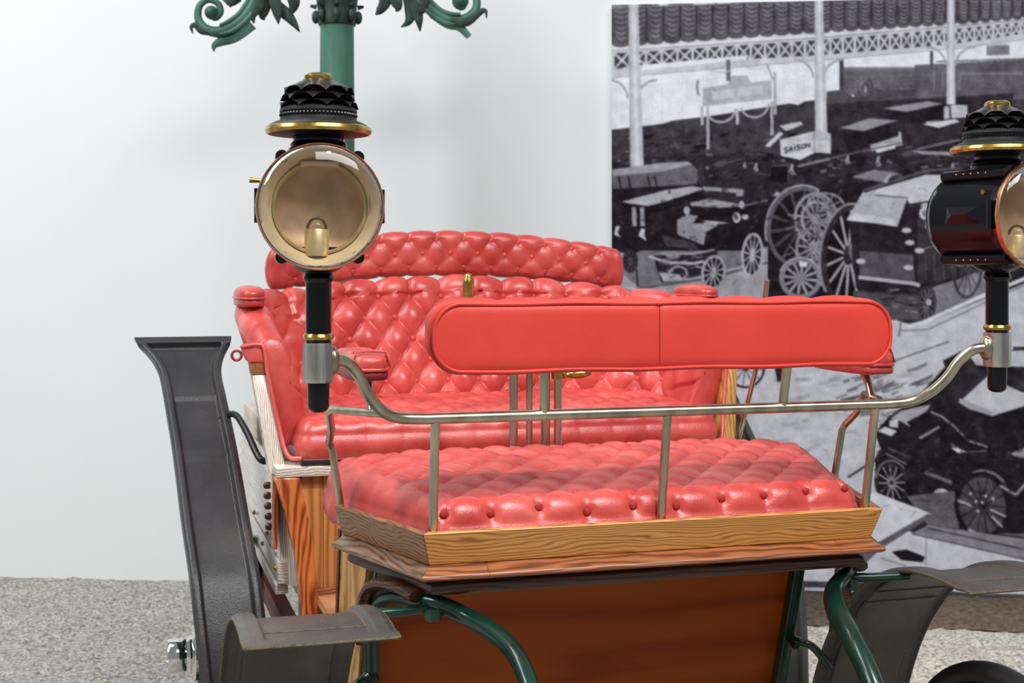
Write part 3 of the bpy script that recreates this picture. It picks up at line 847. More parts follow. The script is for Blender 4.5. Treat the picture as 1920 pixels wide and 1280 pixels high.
TRAY = [(-0.606, 0.40), (-0.493, 0.036), (0.493, 0.036), (0.606, 0.40)]
LEDGE = TRAY[:2] + [(-0.37, 0.036), (0.40, 0.036)] + TRAY[2:]
def mitred(name, prof, mats, path=TRAY, bev=0.0):
    """one board for every leg of the path; prof = closed list of (outward offset, z)"""
    res = []
    rows = [offset_path(path, d) for d, z in prof]
    k = len(prof)
    for s in range(len(path) - 1):
        V = [(float(rows[j][s + e][0]), float(rows[j][s + e][1]), prof[j][1]) for e in (0, 1) for j in range(k)]
        F = [(j, (j + 1) % k, k + (j + 1) % k, k + j) for j in range(k)] + [tuple(reversed(range(k))), tuple(range(k, 2 * k))]
        bm = bmesh.new(); vs = [bm.verts.new(v) for v in V]
        for f in F: bm.faces.new([vs[i] for i in f])
        bmesh.ops.recalc_face_normals(bm, faces=bm.faces)
        if bev: bmesh.ops.bevel(bm, geom=list(bm.edges), offset=bev, segments=1, affect='EDGES')
        bm.verts.index_update()
        V = [tuple(v.co) for v in bm.verts]; F = [tuple(v.index for v in f.verts) for f in bm.faces]; bm.free()
        res.append(obj(name, V, F, mats[s], car, smooth=30))
    return res
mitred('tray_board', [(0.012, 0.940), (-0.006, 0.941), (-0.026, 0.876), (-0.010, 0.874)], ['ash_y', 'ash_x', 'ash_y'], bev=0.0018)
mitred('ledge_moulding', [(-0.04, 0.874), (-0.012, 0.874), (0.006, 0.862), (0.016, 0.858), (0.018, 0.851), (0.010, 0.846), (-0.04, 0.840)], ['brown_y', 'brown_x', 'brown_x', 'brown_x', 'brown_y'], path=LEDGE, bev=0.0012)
FZ = offset_path(TRAY, -0.035)
FZ = [tuple(p) for p in FZ]
mitred('frieze_moulding', [(-0.03, 0.846), (0.006, 0.846), (0.002, 0.836), (0.012, 0.830), (0.014, 0.818), (0.004, 0.809), (-0.03, 0.806)], ['frieze_x'] * 3, path=FZ, bev=0.001)
# board under the front seat
P = offset_path(TRAY, -0.06)
pp = [(float(p[0]), float(p[1])) for p in P]
bm = bmesh.new()
ring = pp + [(0.56, 0.62), (-0.56, 0.62)]
va = [bm.verts.new((x, y, 0.842)) for x, y in ring]; vb = [bm.verts.new((x, y, 0.872)) for x, y in ring]
bm.faces.new(va[::-1]); bm.faces.new(vb)
for i in range(6): bm.faces.new((va[i], va[(i + 1) % 6], vb[(i + 1) % 6], vb[i]))
bm.verts.index_update()
obj('seat_board', [tuple(v.co) for v in bm.verts], [tuple(v.index for v in f.verts) for f in bm.faces], 'frieze_x', car, smooth=0); bm.free()

# ---- front box below the seat
part('front_panel', hull8([(-0.515, 0.635, 0.20), (0.515, 0.635, 0.20), (0.515, 0.66, 0.20), (-0.515, 0.66, 0.20),
                          (-0.500, 0.395, 0.85), (0.500, 0.395, 0.85), (0.500, 0.42, 0.85), (-0.500, 0.42, 0.85)], 0.002), 'panel_x')
for s in (-1, 1):
    part('body_post', hull8([(s * 0.530 - 0.014, 0.615, 0.18), (s * 0.530 + 0.014, 0.615, 0.18), (s * 0.530 + 0.014, 0.66, 0.18), (s * 0.530 - 0.014, 0.66, 0.18),
                             (s * 0.512 - 0.014, 0.375, 0.83), (s * 0.512 + 0.014, 0.375, 0.83), (s * 0.512 + 0.014, 0.42, 0.83), (s * 0.512 - 0.014, 0.42, 0.83)], 0.004), 'green_paint')
    # side panel going back from the post
    a, b_ = s * 0.530, s * 0.560
    part('side_panel', hull8([(a - .01, 0.655, 0.20), (a + .01, 0.655, 0.20), (b_ + .01, 0.74, 0.20), (b_ - .01, 0.74, 0.20),
                              (a - .01, 0.415, 0.845), (a + .01, 0.415, 0.845), (b_ + .01, 0.62, 0.845), (b_ - .01, 0.62, 0.845)], 0.002), 'ash_z')
    part('side_beading', hull8([(b_ - .012, 0.73, 0.20), (b_ + .012, 0.73, 0.20), (b_ + .012, 0.75, 0.20), (b_ - .012, 0.75, 0.20),
                               (b_ - .012, 0.60, 0.845), (b_ + .012, 0.60, 0.845), (b_ + .012, 0.63, 0.845), (b_ - .012, 0.63, 0.845)], 0.003), 'frieze_x')
    # curved wooden bracket under the chamfer of the seat
    pth = catmull([(s * 0.495, 0.11, 0.80), (s * 0.52, 0.17, 0.808), (s * 0.543, 0.23, 0.802), (s * 0.558, 0.275, 0.782), (s * 0.565, 0.30, 0.74), (s * 0.565, 0.305, 0.66)], 6)
    part('arch_moulding', tube(pth, 0.020, 10, 0.7), 'frieze_x')
    # forged green bracket: along the arch, then forwards and down to the spring
    pth = catmull([(s * 0.548, 0.31, 0.60), (s * 0.550, 0.30, 0.70), (s * 0.543, 0.265, 0.752), (s * 0.525, 0.21, 0.775), (s * 0.492, 0.14, 0.785), (s * 0.455, 0.10, 0.785),
                   (s * 0.405, 0.06, 0.764), (s * 0.365, -0.02, 0.745), (s * 0.346, -0.10, 0.72), (s * 0.340, -0.18, 0.668), (s * 0.338, -0.24, 0.60), (s * 0.336, -0.28, 0.50), (s * 0.334, -0.29, 0.38)], 6)
    R = np.interp(np.linspace(0, 1, len(pth)), [0, .3, .45, .6, 1], [.014, .015, .022, .024, .019])
    part('spring_bracket', tube(pth, list(R), 14, 0.8, up=(0, 0, 1)), 'green_paint')
    # stay between bracket and mudguard
    part('mudguard_stay', tube([(s * 0.46, 0.11, 0.776), (s * 0.52, 0.10, 0.775), (s * 0.605, 0.09, 0.776)], 0.0105, 12), 'green_paint')
    part('stay_nut', shift(lathe([(0.0, -0.012), (0.018, -0.012), (0.018, 0.012), (0.0, 0.012)], 6, caps=False), (s * 0.465, 0.095, 0.766)), 'green_paint')
    # lower curved stay with bolted eye
    pth = catmull([(s * 0.515, 0.47, 0.535), (s * 0.54, 0.455, 0.538), (s * 0.565, 0.445, 0.528), (s * 0.59, 0.44, 0.50), (s * 0.612, 0.445, 0.475)], 6)
    part('lower_stay', tube(pth, [0.017] * 6 + [0.011] * (len(pth) - 6), 12, 0.9), 'green_paint')
    part('stay_bolt', shift(lathe([(0.0, -0.02), (0.010, -0.02), (0.010, 0.0), (0.0, 0.0)], 6, axis='Y', caps=False), (s * 0.518, 0.456, 0.536)), 'black_iron')

# ---- mudguards
def guard(name, path, X, halfw, mat_face, border=0.05, th=0.007, mids=(), lip=0.012, edge=True, flare=None, lean=None):
    """path: (y, z) profile, swept across x; borders raised like padded leather, with cross seams"""
    P = np.array(catmull([(0,) + tuple(p) for p in path], 10))[:, 1:]
    n_ = len(P)
    T = np.gradient(P, axis=0); T /= np.linalg.norm(T, axis=1)[:, None]
    Nn = np.stack([-T[:, 1], T[:, 0]], 1)           # normal in (y, z)
    if Nn[n_ // 2, 1] < 0: Nn = -Nn
    nw = 81
    u = np.linspace(-1, 1, nw)
    arc = np.concatenate([[0], np.cumsum(np.linalg.norm(np.diff(P, axis=0), axis=1))])
    V = np.zeros((n_, nw, 3)); Vb = np.zeros((n_, nw, 3))
    for i in range(n_):
        f = i / (n_ - 1)
        hw = halfw * (flare(f) if flare else 1.0)
        cx_ = X + (lean(f) if lean else 0.0)
        x = cx_ + u * hw
        d = np.abs(np.abs(u * hw) - (hw - border))
        h = lip * sstep(hw - border - .002, hw - border + .007, np.abs(u * hw))
        h = h - 0.45 * lip * sstep(hw - .012, hw, np.abs(u * hw))
        for s_, w_ in mids:
            dd = abs(arc[i] - s_ * arc[-1])
            h = np.maximum(h, lip * 0.6 * math.exp(-(dd / w_) ** 2) * (np.abs(u * hw) < hw - border + .01))
        # last cross border at the free end
        e = arc[-1] - arc[i]
        h = np.maximum(h, lip * (1 - float(sstep(border * .75, border * 1.0, e))))
        V[i, :, 0] = x; V[i, :, 1] = P[i, 0] + Nn[i, 0] * h; V[i, :, 2] = P[i, 1] + Nn[i, 1] * h
        Vb[i, :, 0] = x; Vb[i, :, 1] = P[i, 0] + Nn[i, 0] * (h - th); Vb[i, :, 2] = P[i, 1] + Nn[i, 1] * (h - th)
    VV = np.concatenate([V.reshape(-1, 3), Vb.reshape(-1, 3)])
    k = n_ * nw
    F = grid_faces(n_, nw) + [tuple(k + a for a in f[::-1]) for f in grid_faces(n_, nw)]
    rim = [j for j in range(nw)] + [i * nw + nw - 1 for i in range(1, n_)] + [(n_ - 1) * nw + j for j in range(nw - 2, -1, -1)] + [i * nw for i in range(n_ - 2, 0, -1)]
    for a, b_ in zip(rim, rim[1:] + rim[:1]): F.append((a, a + k, b_ + k, b_))
    g = obj(name, VV, F, mat_face, car, smooth=60)
    if edge:
        pts = [(VV[a] + VV[a + k]) / 2 for a in rim]
        V_, F_ = tube(pts + pts[:2], 0.0036, 6, caps=False)
        obj('edge_binding', V_, F_, 'edge_leather', g)
    # stitched seams on the underside
    return g, Vb, V
FG = [(0.53, 0.22), (0.505, 0.34), (0.455, 0.47), (0.385, 0.585), (0.285, 0.69), (0.17, 0.758), (0.06, 0.789), (-0.05, 0.797), (-0.165, 0.788)]
for s in (-1, 1):
    g, Vb, Vt = guard('front_mudguard', FG, s * 0.722, 0.136, 'grey_leather', border=0.042)
    n_, nw = Vb.shape[:2]
    i0, i1, j0 = int(0.30 * n_), int(0.90 * n_), 13
    loop = [Vt[i, j0] for i in range(i0, i1)] + [Vt[i1, j] for j in range(j0, nw - j0)] + [Vt[i, nw - 1 - j0] for i in range(i1, i0, -1)]
    V_, F_ = tube([np.array(p) for p in loop], 0.0016, 6)
    obj('stitching', V_, F_, 'edge_leather', g)
    # sunk seams on the underside: two stitched fields
    for f0, f1 in ((0.02, 0.48), (0.52, 0.80)):
        i0, i1 = int(f0 * n_), int(f1 * n_)
        loop = [Vb[i, 12] for i in range(i0, i1)] + [Vb[i1, j] for j in range(12, nw - 12)] + [Vb[i, nw - 13] for i in range(i1, i0, -1)] + [Vb[i0, j] for j in range(nw - 13, 11, -1)]
        V_, F_ = tube([np.array(p) for p in loop] + [np.array(loop[0])], 0.0026, 6, caps=False)
        obj('seam', V_, F_, 'black_leather', g)
RG = [(1.00, 0.25), (1.02, 0.36), (1.045, 0.45), (1.075, 0.53), (1.12, 0.62), (1.19, 0.69), (1.27, 0.76), (1.40, 0.855), (1.52, 0.94), (1.60, 1.00), (1.68, 1.06), (1.78, 1.12), (1.86, 1.18), (1.90, 1.225)]
for s in (-1, 1):
    fl = lambda f: 1.0 + 0.62 * float(sstep(0.80, 1.0, f)) ** 1.6
    ln = lambda f, s=s: s * (0.105 * f)
    g, Vb, Vt = guard('rear_mudguard', RG, s * 0.760, 0.092, 'black_leather', border=0.030, mids=((0.62, 0.008), (0.80, 0.008)), lip=0.019, edge=False, flare=fl, lean=ln)
    pth = catmull([(s * 0.79, 1.63, 0.985), (s * 0.735, 1.58, 1.02), (s * 0.705, 1.50, 0.98), (s * 0.680, 1.42, 0.918), (s * 0.665, 1.40, 0.902), (s * 0.645, 1.41, 0.900)], 6)
    part('mudguard_stay', tube(pth, 0.010, 10), 'black_iron')

# ---- wheels
def wheel(X, Y, R, tyre, nsp, s):
    Z = R - CAR_Z
    w = obj('wheel', *lathe([(R - tyre - 0.035, -0.022), (R - tyre - 0.004, -0.024), (R - tyre, -0.018), (R - tyre, 0.018), (R - tyre - 0.004, 0.024), (R - tyre - 0.035, 0.022)], 64, 'X', caps=False), 'green_paint', car)
    w.data.name = 'rim'
    me = w.data
    bm = bmesh.new(); bm.from_mesh(me)
    n_ = 64
    bm.verts.ensure_lookup_table()
    for k in range(n_): bm.faces.new([bm.verts[i] for i in (k, (k + 1) % n_, 5 * n_ + (k + 1) % n_, 5 * n_ + k)])
    bm.to_mesh(me); bm.free()
    w.location = (X, Y, Z)
    obj('tyre', *lathe([(R - tyre + tyre * 0.5 - tyre * 0.55 * math.cos(a), 0.030 * math.sin(a)) for a in np.linspace(0, 2 * math.pi, 17)], 64, 'X', caps=False), 'tyre_rubber', w)
    sp0 = None
    for k in range(nsp):
        a = 2 * math.pi * k / nsp + 0.13
        if sp0 is None:
            sp0 = obj('spoke', *tube([(0, 0, 0.045), (0, 0, 0.12), (0, 0, R - tyre - 0.03)], [0.016, 0.014, 0.012], 10), 'green_paint', w)
            sp0.rotation_euler = (a, 0, 0)
        else:
            o = inst(sp0, 'spoke', w); o.rotation_euler = (a, 0, 0)
    obj('hub', *lathe([(0.0, -0.06), (0.05, -0.06), (0.06, -0.03), (0.06, 0.03), (0.05, 0.05), (0.0, 0.06)], 32, 'X'), 'green_paint', w)
    obj('hub_flange', *lathe([(0.0, 0.045 * s), (0.072, 0.045 * s), (0.074, 0.060 * s), (0.064, 0.068 * s), (0.040, 0.072 * s), (0, 0.072 * s)], 32, 'X', caps=False), 'chrome', w)
    obj('hub_cap', *lathe([(0.054, 0.060 * s), (0.054, 0.075 * s), (0.046, 0.085 * s), (0.048, 0.095 * s), (0.049, 0.132 * s), (0.046, 0.137 * s), (0.040, 0.137 * s), (0.037, 0.132 * s), (0, 0.132 * s)], 32, 'X', caps=False), 'chrome', w)
    return w
for s in (-1, 1):
    wheel(s * 0.72, -0.09, 0.372, 0.045, 12, s)
    wheel(s * 0.790, 1.50, 0.465, 0.05, 14, s)
for yy, zz_ in ((-0.09, 0.242), (1.50, 0.335)):
    part('axle', tube([(-0.70 if yy < 0 else -.77, yy, zz_), (0.70 if yy < 0 else .77, yy, zz_)], 0.022, 12), 'green_paint')

# ---- chassis and rear body, left and right sides
for s in (-1, 1):
    part('chassis_beam', box(s * 0.50 - 0.03, s * 0.50 + 0.03, 0.72, 2.35, 0.44, 0.505, 0.004), 'dark_red_paint')
    part('chassis_beam', box(s * 0.615 - 0.022, s * 0.615 + 0.022, 1.10, 2.35, 0.435, 0.50, 0.004), 'dark_red_paint')
    part('spring_shackle', tube([(s * 0.645, 1.75, 0.40), (s * 0.645, 1.74, 0.62)], 0.016, 10), 'green_paint')
    part('shackle_nut', shift(superell(0.024, 0.024, 0.02, .6, .6, 12, 8), (s * 0.645, 1.75, 0.47)), 'green_paint')
    part('side_rail', box(s * 0.632 - 0.018, s * 0.632 + 0.018, 1.14, 2.35, 0.605, 0.665, 0.004), 'lit_wood_y')
    part('sill_moulding', box(s * 0.640 - 0.018, s * 0.640 + 0.018, 1.16, 2.35, 0.572, 0.602, 0.006), 'lit_wood_y')
    zs = np.linspace(0.672, 0.905, 7)
    for k in range(6):
        z0, z1 = zs[k], zs[k + 1] - 0.006
        x0 = s * 0.628; x1 = s * 0.650; x2 = s * 0.636
        part('side_slat', hull8([(x0, 1.22, z0), (x1, 1.22, z0), (x1, 2.35, z0), (x0, 2.35, z0), (x0, 1.22, z1), (x2, 1.22, z1), (x2, 2.35, z1), (x0, 2.35, z1)], 0.002), 'lit_wood_y')
    part('side_frame', hull8([(s * 0.585, 1.10, 0.60), (s * 0.645, 1.16, 0.60), (s * 0.645, 1.225, 0.60), (s * 0.585, 1.225, 0.60), (s * 0.630, 1.10, 0.904), (s * 0.655, 1.16, 0.904), (s * 0.655, 1.225, 0.904), (s * 0.630, 1.225, 0.904)], 0.003), 'lit_wood_z')
    part('bolt_strip', hull8([(s * 0.654, 1.13, 0.70), (s * 0.666, 1.13, 0.70), (s * 0.666, 1.15, 0.70), (s * 0.654, 1.15, 0.70),
                              (s * 0.654, 1.11, 0.905), (s * 0.668, 1.11, 0.905), (s * 0.668, 1.19, 0.905), (s * 0.654, 1.19, 0.905)], 0.002), 'oak_z')
    b0 = None
    for k in range(5):
        p = (s * 0.660, 1.33 - 0.012 * k, 0.842 - 0.027 * k)
        if b0 is None:
            b0 = part('bolt', superell(0.012, 0.012, 0.010, .8, .8, 12, 8), 'frieze_x', loc=p)
        else:
            inst(b0, 'bolt', car, p)
    for yy, zz_ in ((1.42, 0.69), (1.80, 0.685), (1.20, 0.635), (1.55, 0.635)):
        part('rail_bolt', shift(superell(0.006, 0.007, 0.007, .9, .9, 10, 6), (s * 0.652, yy, zz_)), 'brass')
part('engine_cover', box(-0.63, 0.63, 1.95, 2.40, 0.60, 0.975, 0.012), 'pale_wood')

# rear seat front: sill, boards, pillars
part('seat_sill', box(-0.668, 0.668, 1.045, 1.17, 0.905, 0.930, 0.003), 'lit_wood_y')
part('dark_rail', box(-0.60, 0.60, 1.06, 1.10, 0.931, 0.945, 0.002), 'black_iron')
xb = np.linspace(-0.60, 0.60, 21)
for k in range(20):
    part('front_board', box(xb[k] + 0.001, xb[k + 1] - 0.001, 1.075 + 0.004 * (k % 2), 1.095, 0.60, 0.906, 0.0015), 'board_z')
part('skirting', box(-0.60, 0.60, 1.06, 1.078, 0.588, 0.604, 0.002), 'brown_x')
xb = np.linspace(-0.56, 0.56, 15)
for k in range(14):
    part('floor_board', box(xb[k] + 0.001, xb[k + 1] - 0.001, 0.70, 1.09, 0.565, 0.588, 0.0015), 'floor_board')
for s in (-1, 1):
    # curved oak pillar: front face narrow at the foot
    zz_ = np.linspace(0.50, 0.904, 15)
    xo = np.interp(zz_, [0.50, 0.55, 0.70, 0.81, 0.908], [0.598, 0.601, 0.618, 0.643, 0.672])
    xi = np.interp(zz_, [0.50, 0.55, 0.754, 0.908], [0.548, 0.552, 0.575, 0.606])
    V = []
    for a, b_, z in zip(xo, xi, zz_):
        V += [(s * a, 1.045, z), (s * b_, 1.045, z), (s * b_, 1.10, z), (s * a, 1.10, z)]
    F = [(4 * i + j, 4 * i + (j + 1) % 4, 4 * i + 4 + (j + 1) % 4, 4 * i + 4 + j) for i in range(14) for j in range(4)] + [(3, 2, 1, 0), (56, 57, 58, 59)]
    o = part('oak_pillar', (V, F), 'oak_z', smooth=40)
    md = o.modifiers.new('bevel', 'BEVEL'); md.width = 0.004; md.segments = 2; md.limit_method = 'ANGLE'
    # upper arm post
    part('arm_post', hull8([(s * 0.632, 1.112, 0.905), (s * 0.677, 1.112, 0.905), (s * 0.677, 1.17, 0.905), (s * 0.632, 1.17, 0.905),
                            (s * 0.677, 1.180, 1.165), (s * 0.717, 1.180, 1.165), (s * 0.717, 1.24, 1.165), (s * 0.677, 1.24, 1.165)], 0.003), 'lit_wood_z' if s < 0 else 'ash_z')  # left post coloured paler to stand for the light on it
    part('arm_post_head', hull8([(s * 0.677, 1.178, 1.165), (s * 0.718, 1.178, 1.165), (s * 0.718, 1.245, 1.165), (s * 0.677, 1.245, 1.165),
                                 (s * 0.684, 1.182, 1.208), (s * 0.724, 1.182, 1.208), (s * 0.724, 1.25, 1.208), (s * 0.684, 1.25, 1.208)], 0.003), 'brown_x' if s < 0 else 'ash_z')
    part('leather_cap', hull8([(s * 0.682, 1.176, 1.200), (s * 0.728, 1.176, 1.200), (s * 0.728, 1.26, 1.200), (s * 0.682, 1.26, 1.200),
                               (s * 0.684, 1.180, 1.240), (s * 0.742, 1.180, 1.240), (s * 0.742, 1.28, 1.240), (s * 0.684, 1.28, 1.240)], 0.004), 'red_leather')
    a = [(s * 0.745 + s * 0.012 + 0.013 * math.cos(t), 1.19, 1.218 + 0.013 * math.sin(t)) for t in np.linspace(0, 2 * math.pi, 20)]
    part('strap_ring', tube(a, 0.0038, 8, caps=False), 'red_leather_dark')

# ---- front seat cushion
def rounded_poly(pts, r, n_total):
    P = [np.array(p, float) for p in pts]; out = []
    for i, p in enumerate(P):
        a, b_ = P[i - 1], P[(i + 1) % len(P)]
        u, v = (a - p) / np.linalg.norm(a - p), (b_ - p) / np.linalg.norm(b_ - p)
        ang = math.acos(np.clip(u @ v, -1, 1)); d = r / math.tan(ang / 2)
        c = p + (u + v) / np.linalg.norm(u + v) * (r / math.sin(ang / 2))
        s0, s1 = p + u * d, p + v * d
        a0 = math.atan2(*(s0 - c)[::-1]); a1 = math.atan2(*(s1 - c)[::-1])
        da = (a1 - a0 + math.pi) % (2 * math.pi) - math.pi
        out += [c + r * np.array([math.cos(a0 + da * k / 12), math.sin(a0 + da * k / 12)]) for k in range(13)]
    out = np.array(out + [out[0]])
    L = np.concatenate([[0], np.cumsum(np.linalg.norm(np.diff(out, axis=0), axis=1))])
    s_ = np.linspace(0, L[-1], n_total, endpoint=False)
    return np.stack([np.interp(s_, L, out[:, 0]), np.interp(s_, L, out[:, 1])], 1), s_, L[-1]

def cushion(name, outline, r, z0, zt, er, du, dv, row0, amp, pamp, medial, crown=None, phase=0.0, N_=560, top_rings=78, mat='red_leather', pl=None, btns=(), ex=0.55, ep=1.6):
    O2, arc, L = rounded_poly(outline, r, N_)
    nx_ = np.roll(O2, -1, 0) - np.roll(O2, 1, 0); nx_ /= np.linalg.norm(nx_, axis=1)[:, None]
    nrm = np.stack([nx_[:, 1], -nx_[:, 0]], 1)        # outward for ccw outline
    cen = np.stack([np.clip(O2[:, 0], -medial[0], medial[0]), np.full(N_, medial[1])], 1)
    if np.mean(np.sum(nrm * (O2 - cen), 1)) < 0: nrm = -nrm
    def dimple(xy, z):
        d = np.zeros(len(xy))
        for bx, bz in btns: d = d + 0.011 * np.exp(-((xy[:, 0] - bx) ** 2 + (z - bz) ** 2) / 0.013 ** 2) * front
        return d
    rings = []
    crown = crown or (lambda x, y: 0 * x)
    pl = pl or du
    front = nrm[:, 1] < -0.7
    pa = np.where(front, O2[:, 0] - phase, arc)
    pg = np.where(front, pleat(pa, pl), 1.0)
    ew = np.where(front, 1.0, 0.35)
    for k in range(14):                                # side
        f = k / 13
        z = z0 + (zt - er - z0) * f
        bul = 0.010 * math.sin(math.pi * min(1, f * 1.0)) + pamp * (pg - 1) * (0.35 + 0.65 * f) - dimple(O2, z)
        xy = O2 + nrm * np.asarray(bul)[:, None]
        rings.append(np.column_stack([xy, np.full(N_, z)]))
    for k in range(1, 13):                             # rounded edge
        a = math.pi / 2 * k / 12
        z = zt - er + er * math.sin(a)
        xy = O2 - nrm * (er * (1 - math.cos(a))) + nrm * (pamp * (pg - 1) * (1 - k / 12) - dimple(O2, z))[:, None]
        t = amp * (tuft(xy[:, 0] - phase, xy[:, 1] - row0, du, dv, ex) - 0.55) * ew * (k / 12) ** ep
        rings.append(np.column_stack([xy + nrm * (t * math.cos(a))[:, None], z + t * math.sin(a) + crown(xy[:, 0], xy[:, 1]) * (k / 12)]))
    base = O2 - nrm * er
    for k in range(1, top_rings + 1):
        f = k / top_rings
        xy = base * (1 - f) + cen * f
        t = amp * (tuft(xy[:, 0] - phase, xy[:, 1] - row0, du, dv, ex) - 0.55)
        rings.append(np.column_stack([xy, zt + t + crown(xy[:, 0], xy[:, 1])]))
    VV = np.array(rings)
    F = [f for f in grid_faces(len(rings), N_, closed_v=True)]
    F.append(tuple(range(N_))[::-1])
    return obj(name, VV, F, mat, car, smooth=180)

FB = [(-0.45 + 0.1 * k + random.uniform(-.005, .005), 0.966 + [0, -.004, .004, -.010, -.003, -.008, .002, .004, .008, .010][k]) for k in range(10)]
fc = cushion('front_seat_cushion', [(-0.468, 0.066), (0.468, 0.066), (0.605, 0.50), (0.60, 0.645), (-0.60, 0.645), (-0.605, 0.50)], 0.045, 0.88, 0.992, 0.046, 0.10, 0.062, 0.076, 0.019, 0.0045,
             (0.30, 0.36), crown=lambda x, y: 0.030 * sstep(0.05, 0.6, y) - 0.012 * sstep(.35, .6, np.abs(x)), phase=-0.45, btns=FB, ex=0.36, ep=0.8)
rc = cushion('rear_seat_cushion', [(-0.602, 1.068), (0.602, 1.068), (0.60, 1.66), (-0.60, 1.66)], 0.035, 0.944, 1.050, 0.040, 0.10, 0.062, 1.125, 0.016, 0.004,
             (0.35, 1.36), crown=lambda x, y: 0.012 * sstep(1.1, 1.5, y), phase=-0.42)
fb0 = None
for k in range(10):
    bx, bz = FB[k]
    rim_ = 0.946
    p = (bx, 0.066 + 0.046 * (1 - math.sqrt(max(0.0, 1 - max(0.0, (bz - rim_) / 0.046) ** 2))) + 0.0085, bz)
    if fb0 is None: fb0 = obj('button', *superell(0.0085, 0.0045, 0.0085, 1, 1, 14, 8), 'worn_button', fc, loc=p)
    else: inst(fb0, 'button', fc, p)

# ---- tufted rear backrest with arms, one horseshoe of leather
def horseshoe():
    B = catmull([(-0.572, 1.215, 0), (-0.577, 1.28, 0), (-0.580, 1.37, 0), (-0.560, 1.49, 0), (-0.495, 1.585, 0), (-0.38, 1.628, 0), (-0.19, 1.652, 0), (0, 1.660, 0),
                 (0.19, 1.652, 0), (0.38, 1.628, 0), (0.495, 1.585, 0), (0.560, 1.49, 0), (0.580, 1.37, 0), (0.577, 1.28, 0), (0.572, 1.215, 0)], 24)
    B = np.array(B)[:, :2]
    L = np.concatenate([[0], np.cumsum(np.linalg.norm(np.diff(B, axis=0), axis=1))])
    s_ = np.linspace(0, L[-1], 460)
    return np.stack([np.interp(s_, L, B[:, 0]), np.interp(s_, L, B[:, 1])], 1), s_ - L[-1] / 2, L[-1]
B, sarc, Ltot = horseshoe()
T = np.gradient(B, axis=0); T /= np.linalg.norm(T, axis=1)[:, None]
Nout = np.stack([-T[:, 1], T[:, 0]], 1)
if Nout[len(B) // 2, 1] < 0: Nout = -Nout
HZ = np.interp(np.abs(sarc), [0, 0.30, 0.55, 0.72, Ltot / 2 - 0.13, Ltot / 2 - 0.05, Ltot / 2], [1.418, 1.405, 1.372, 1.342, 1.318, 1.285, 1.255])      # top height
LEAN = np.interp(np.abs(sarc), [0, 0.5, 0.75, Ltot / 2], [0.125, 0.12, 0.075, 0.055])
RR = np.interp(np.abs(sarc), [0, 0.5, 0.8, Ltot / 2], [0.036, 0.038, 0.042, 0.042])
z_b = 1.00
ns = 110
rows = []; meta = []
for j in range(ns):
    f = j / (ns - 1)
    if f < 0.62:
        g_ = f / 0.62
        o_ = LEAN * g_ ** 1.25 ; z = z_b + (HZ - RR - z_b) * g_
        slope = np.arctan2(LEAN, HZ - RR - z_b)
        no, nz = -np.cos(slope), np.sin(slope)
        vlen = g_ * np.hypot(LEAN, HZ - RR - z_b)
    elif f < 0.88:
        a = (f - 0.62) / 0.26 * math.pi
        o_ = LEAN + RR - RR * math.cos(a); z = HZ - RR + RR * math.sin(a)
        no, nz = -math.cos(a) * np.ones_like(HZ), math.sin(a) * np.ones_like(HZ)
        vlen = np.hypot(LEAN, HZ - RR - z_b) + RR * a
    else:
        g_ = (f - 0.88) / 0.12
        o_ = LEAN * (1 - g_) + 2 * RR - 0.03 * g_; z = HZ - RR + (0.96 - (HZ - RR)) * g_
        no, nz = np.ones_like(HZ), np.zeros_like(HZ); vlen = None
    if vlen is not None:
        inner = np.hypot(LEAN, HZ - RR - z_b)
        lastrow = np.floor((inner + 0.022 - 0.035) / 0.070) * 0.070 + 0.035       # row nearest the top
        lastrow = 0.035 + 0.070 * 5 if False else lastrow
        t_t = tuft(sarc, vlen - 0.035, 0.10, 0.070)
        par = np.where(np.round((lastrow - 0.035) / 0.070).astype(int) % 2 == 0, 0.0, 0.05)
        t_p = pleat(sarc - par, 0.10) * 0.9 + 0.1
        w_ = sstep(0.0, 0.012, vlen - lastrow)
        hh = t_t * (1 - w_) + t_p * w_
        arm = sstep(Ltot / 2 - 0.22, Ltot / 2 - 0.12, np.abs(sarc))
        hh = hh * (1 - arm) + arm * (0.85 - 0.35 * np.exp(-((vlen - 0.10 - .2 * (np.abs(sarc) - .85)) / 0.006) ** 2) - 0.35 * np.exp(-((vlen - 0.21 + .2 * (np.abs(sarc) - .9)) / 0.006) ** 2))
        fade = 1.0 if f < 0.70 else max(0.0, 1 - (f - 0.70) / 0.16)
        disp = 0.034 * (hh - 0.35) * fade + 0.004 * np.sin(sarc * 31 + f * 9) * fade
    else: disp = np.zeros_like(HZ)
    rows.append(np.column_stack([B[:, 0] + Nout[:, 0] * (o_ + disp * no), B[:, 1] + Nout[:, 1] * (o_ + disp * no), z + disp * nz]))
A = np.array(rows).transpose(1, 0, 2)                 # [s, v, 3]
# rounded closed fronts of the arms
def endcap(sec, d):
    c = sec.mean(0); out = []
    for k in range(1, 11):
        a = math.pi / 2 * k / 10
        q = c + (sec - c) * (math.cos(a) * 0.98 + 0.02 if k < 10 else 0.02)
        q = q.copy(); q[:, 1] = q[:, 1] * 1.0; q += np.array(d) * 0.026 * math.sin(a)
        out.append(q)
    return out
capL = endcap(A[0], (0, -1, 0))[::-1]; capR = endcap(A[-1], (0, -1, 0))
A = np.concatenate([np.array(capL), A, np.array(capR)])
F = grid_faces(A.shape[0], A.shape[1])
nv_ = A.shape[1]
F += [(i * nv_, i * nv_ + nv_ - 1, (i + 1) * nv_ + nv_ - 1, (i + 1) * nv_) for i in range(A.shape[0] - 1)]
rb = obj('rear_backrest', A, F, 'red_leather', car, smooth=180)
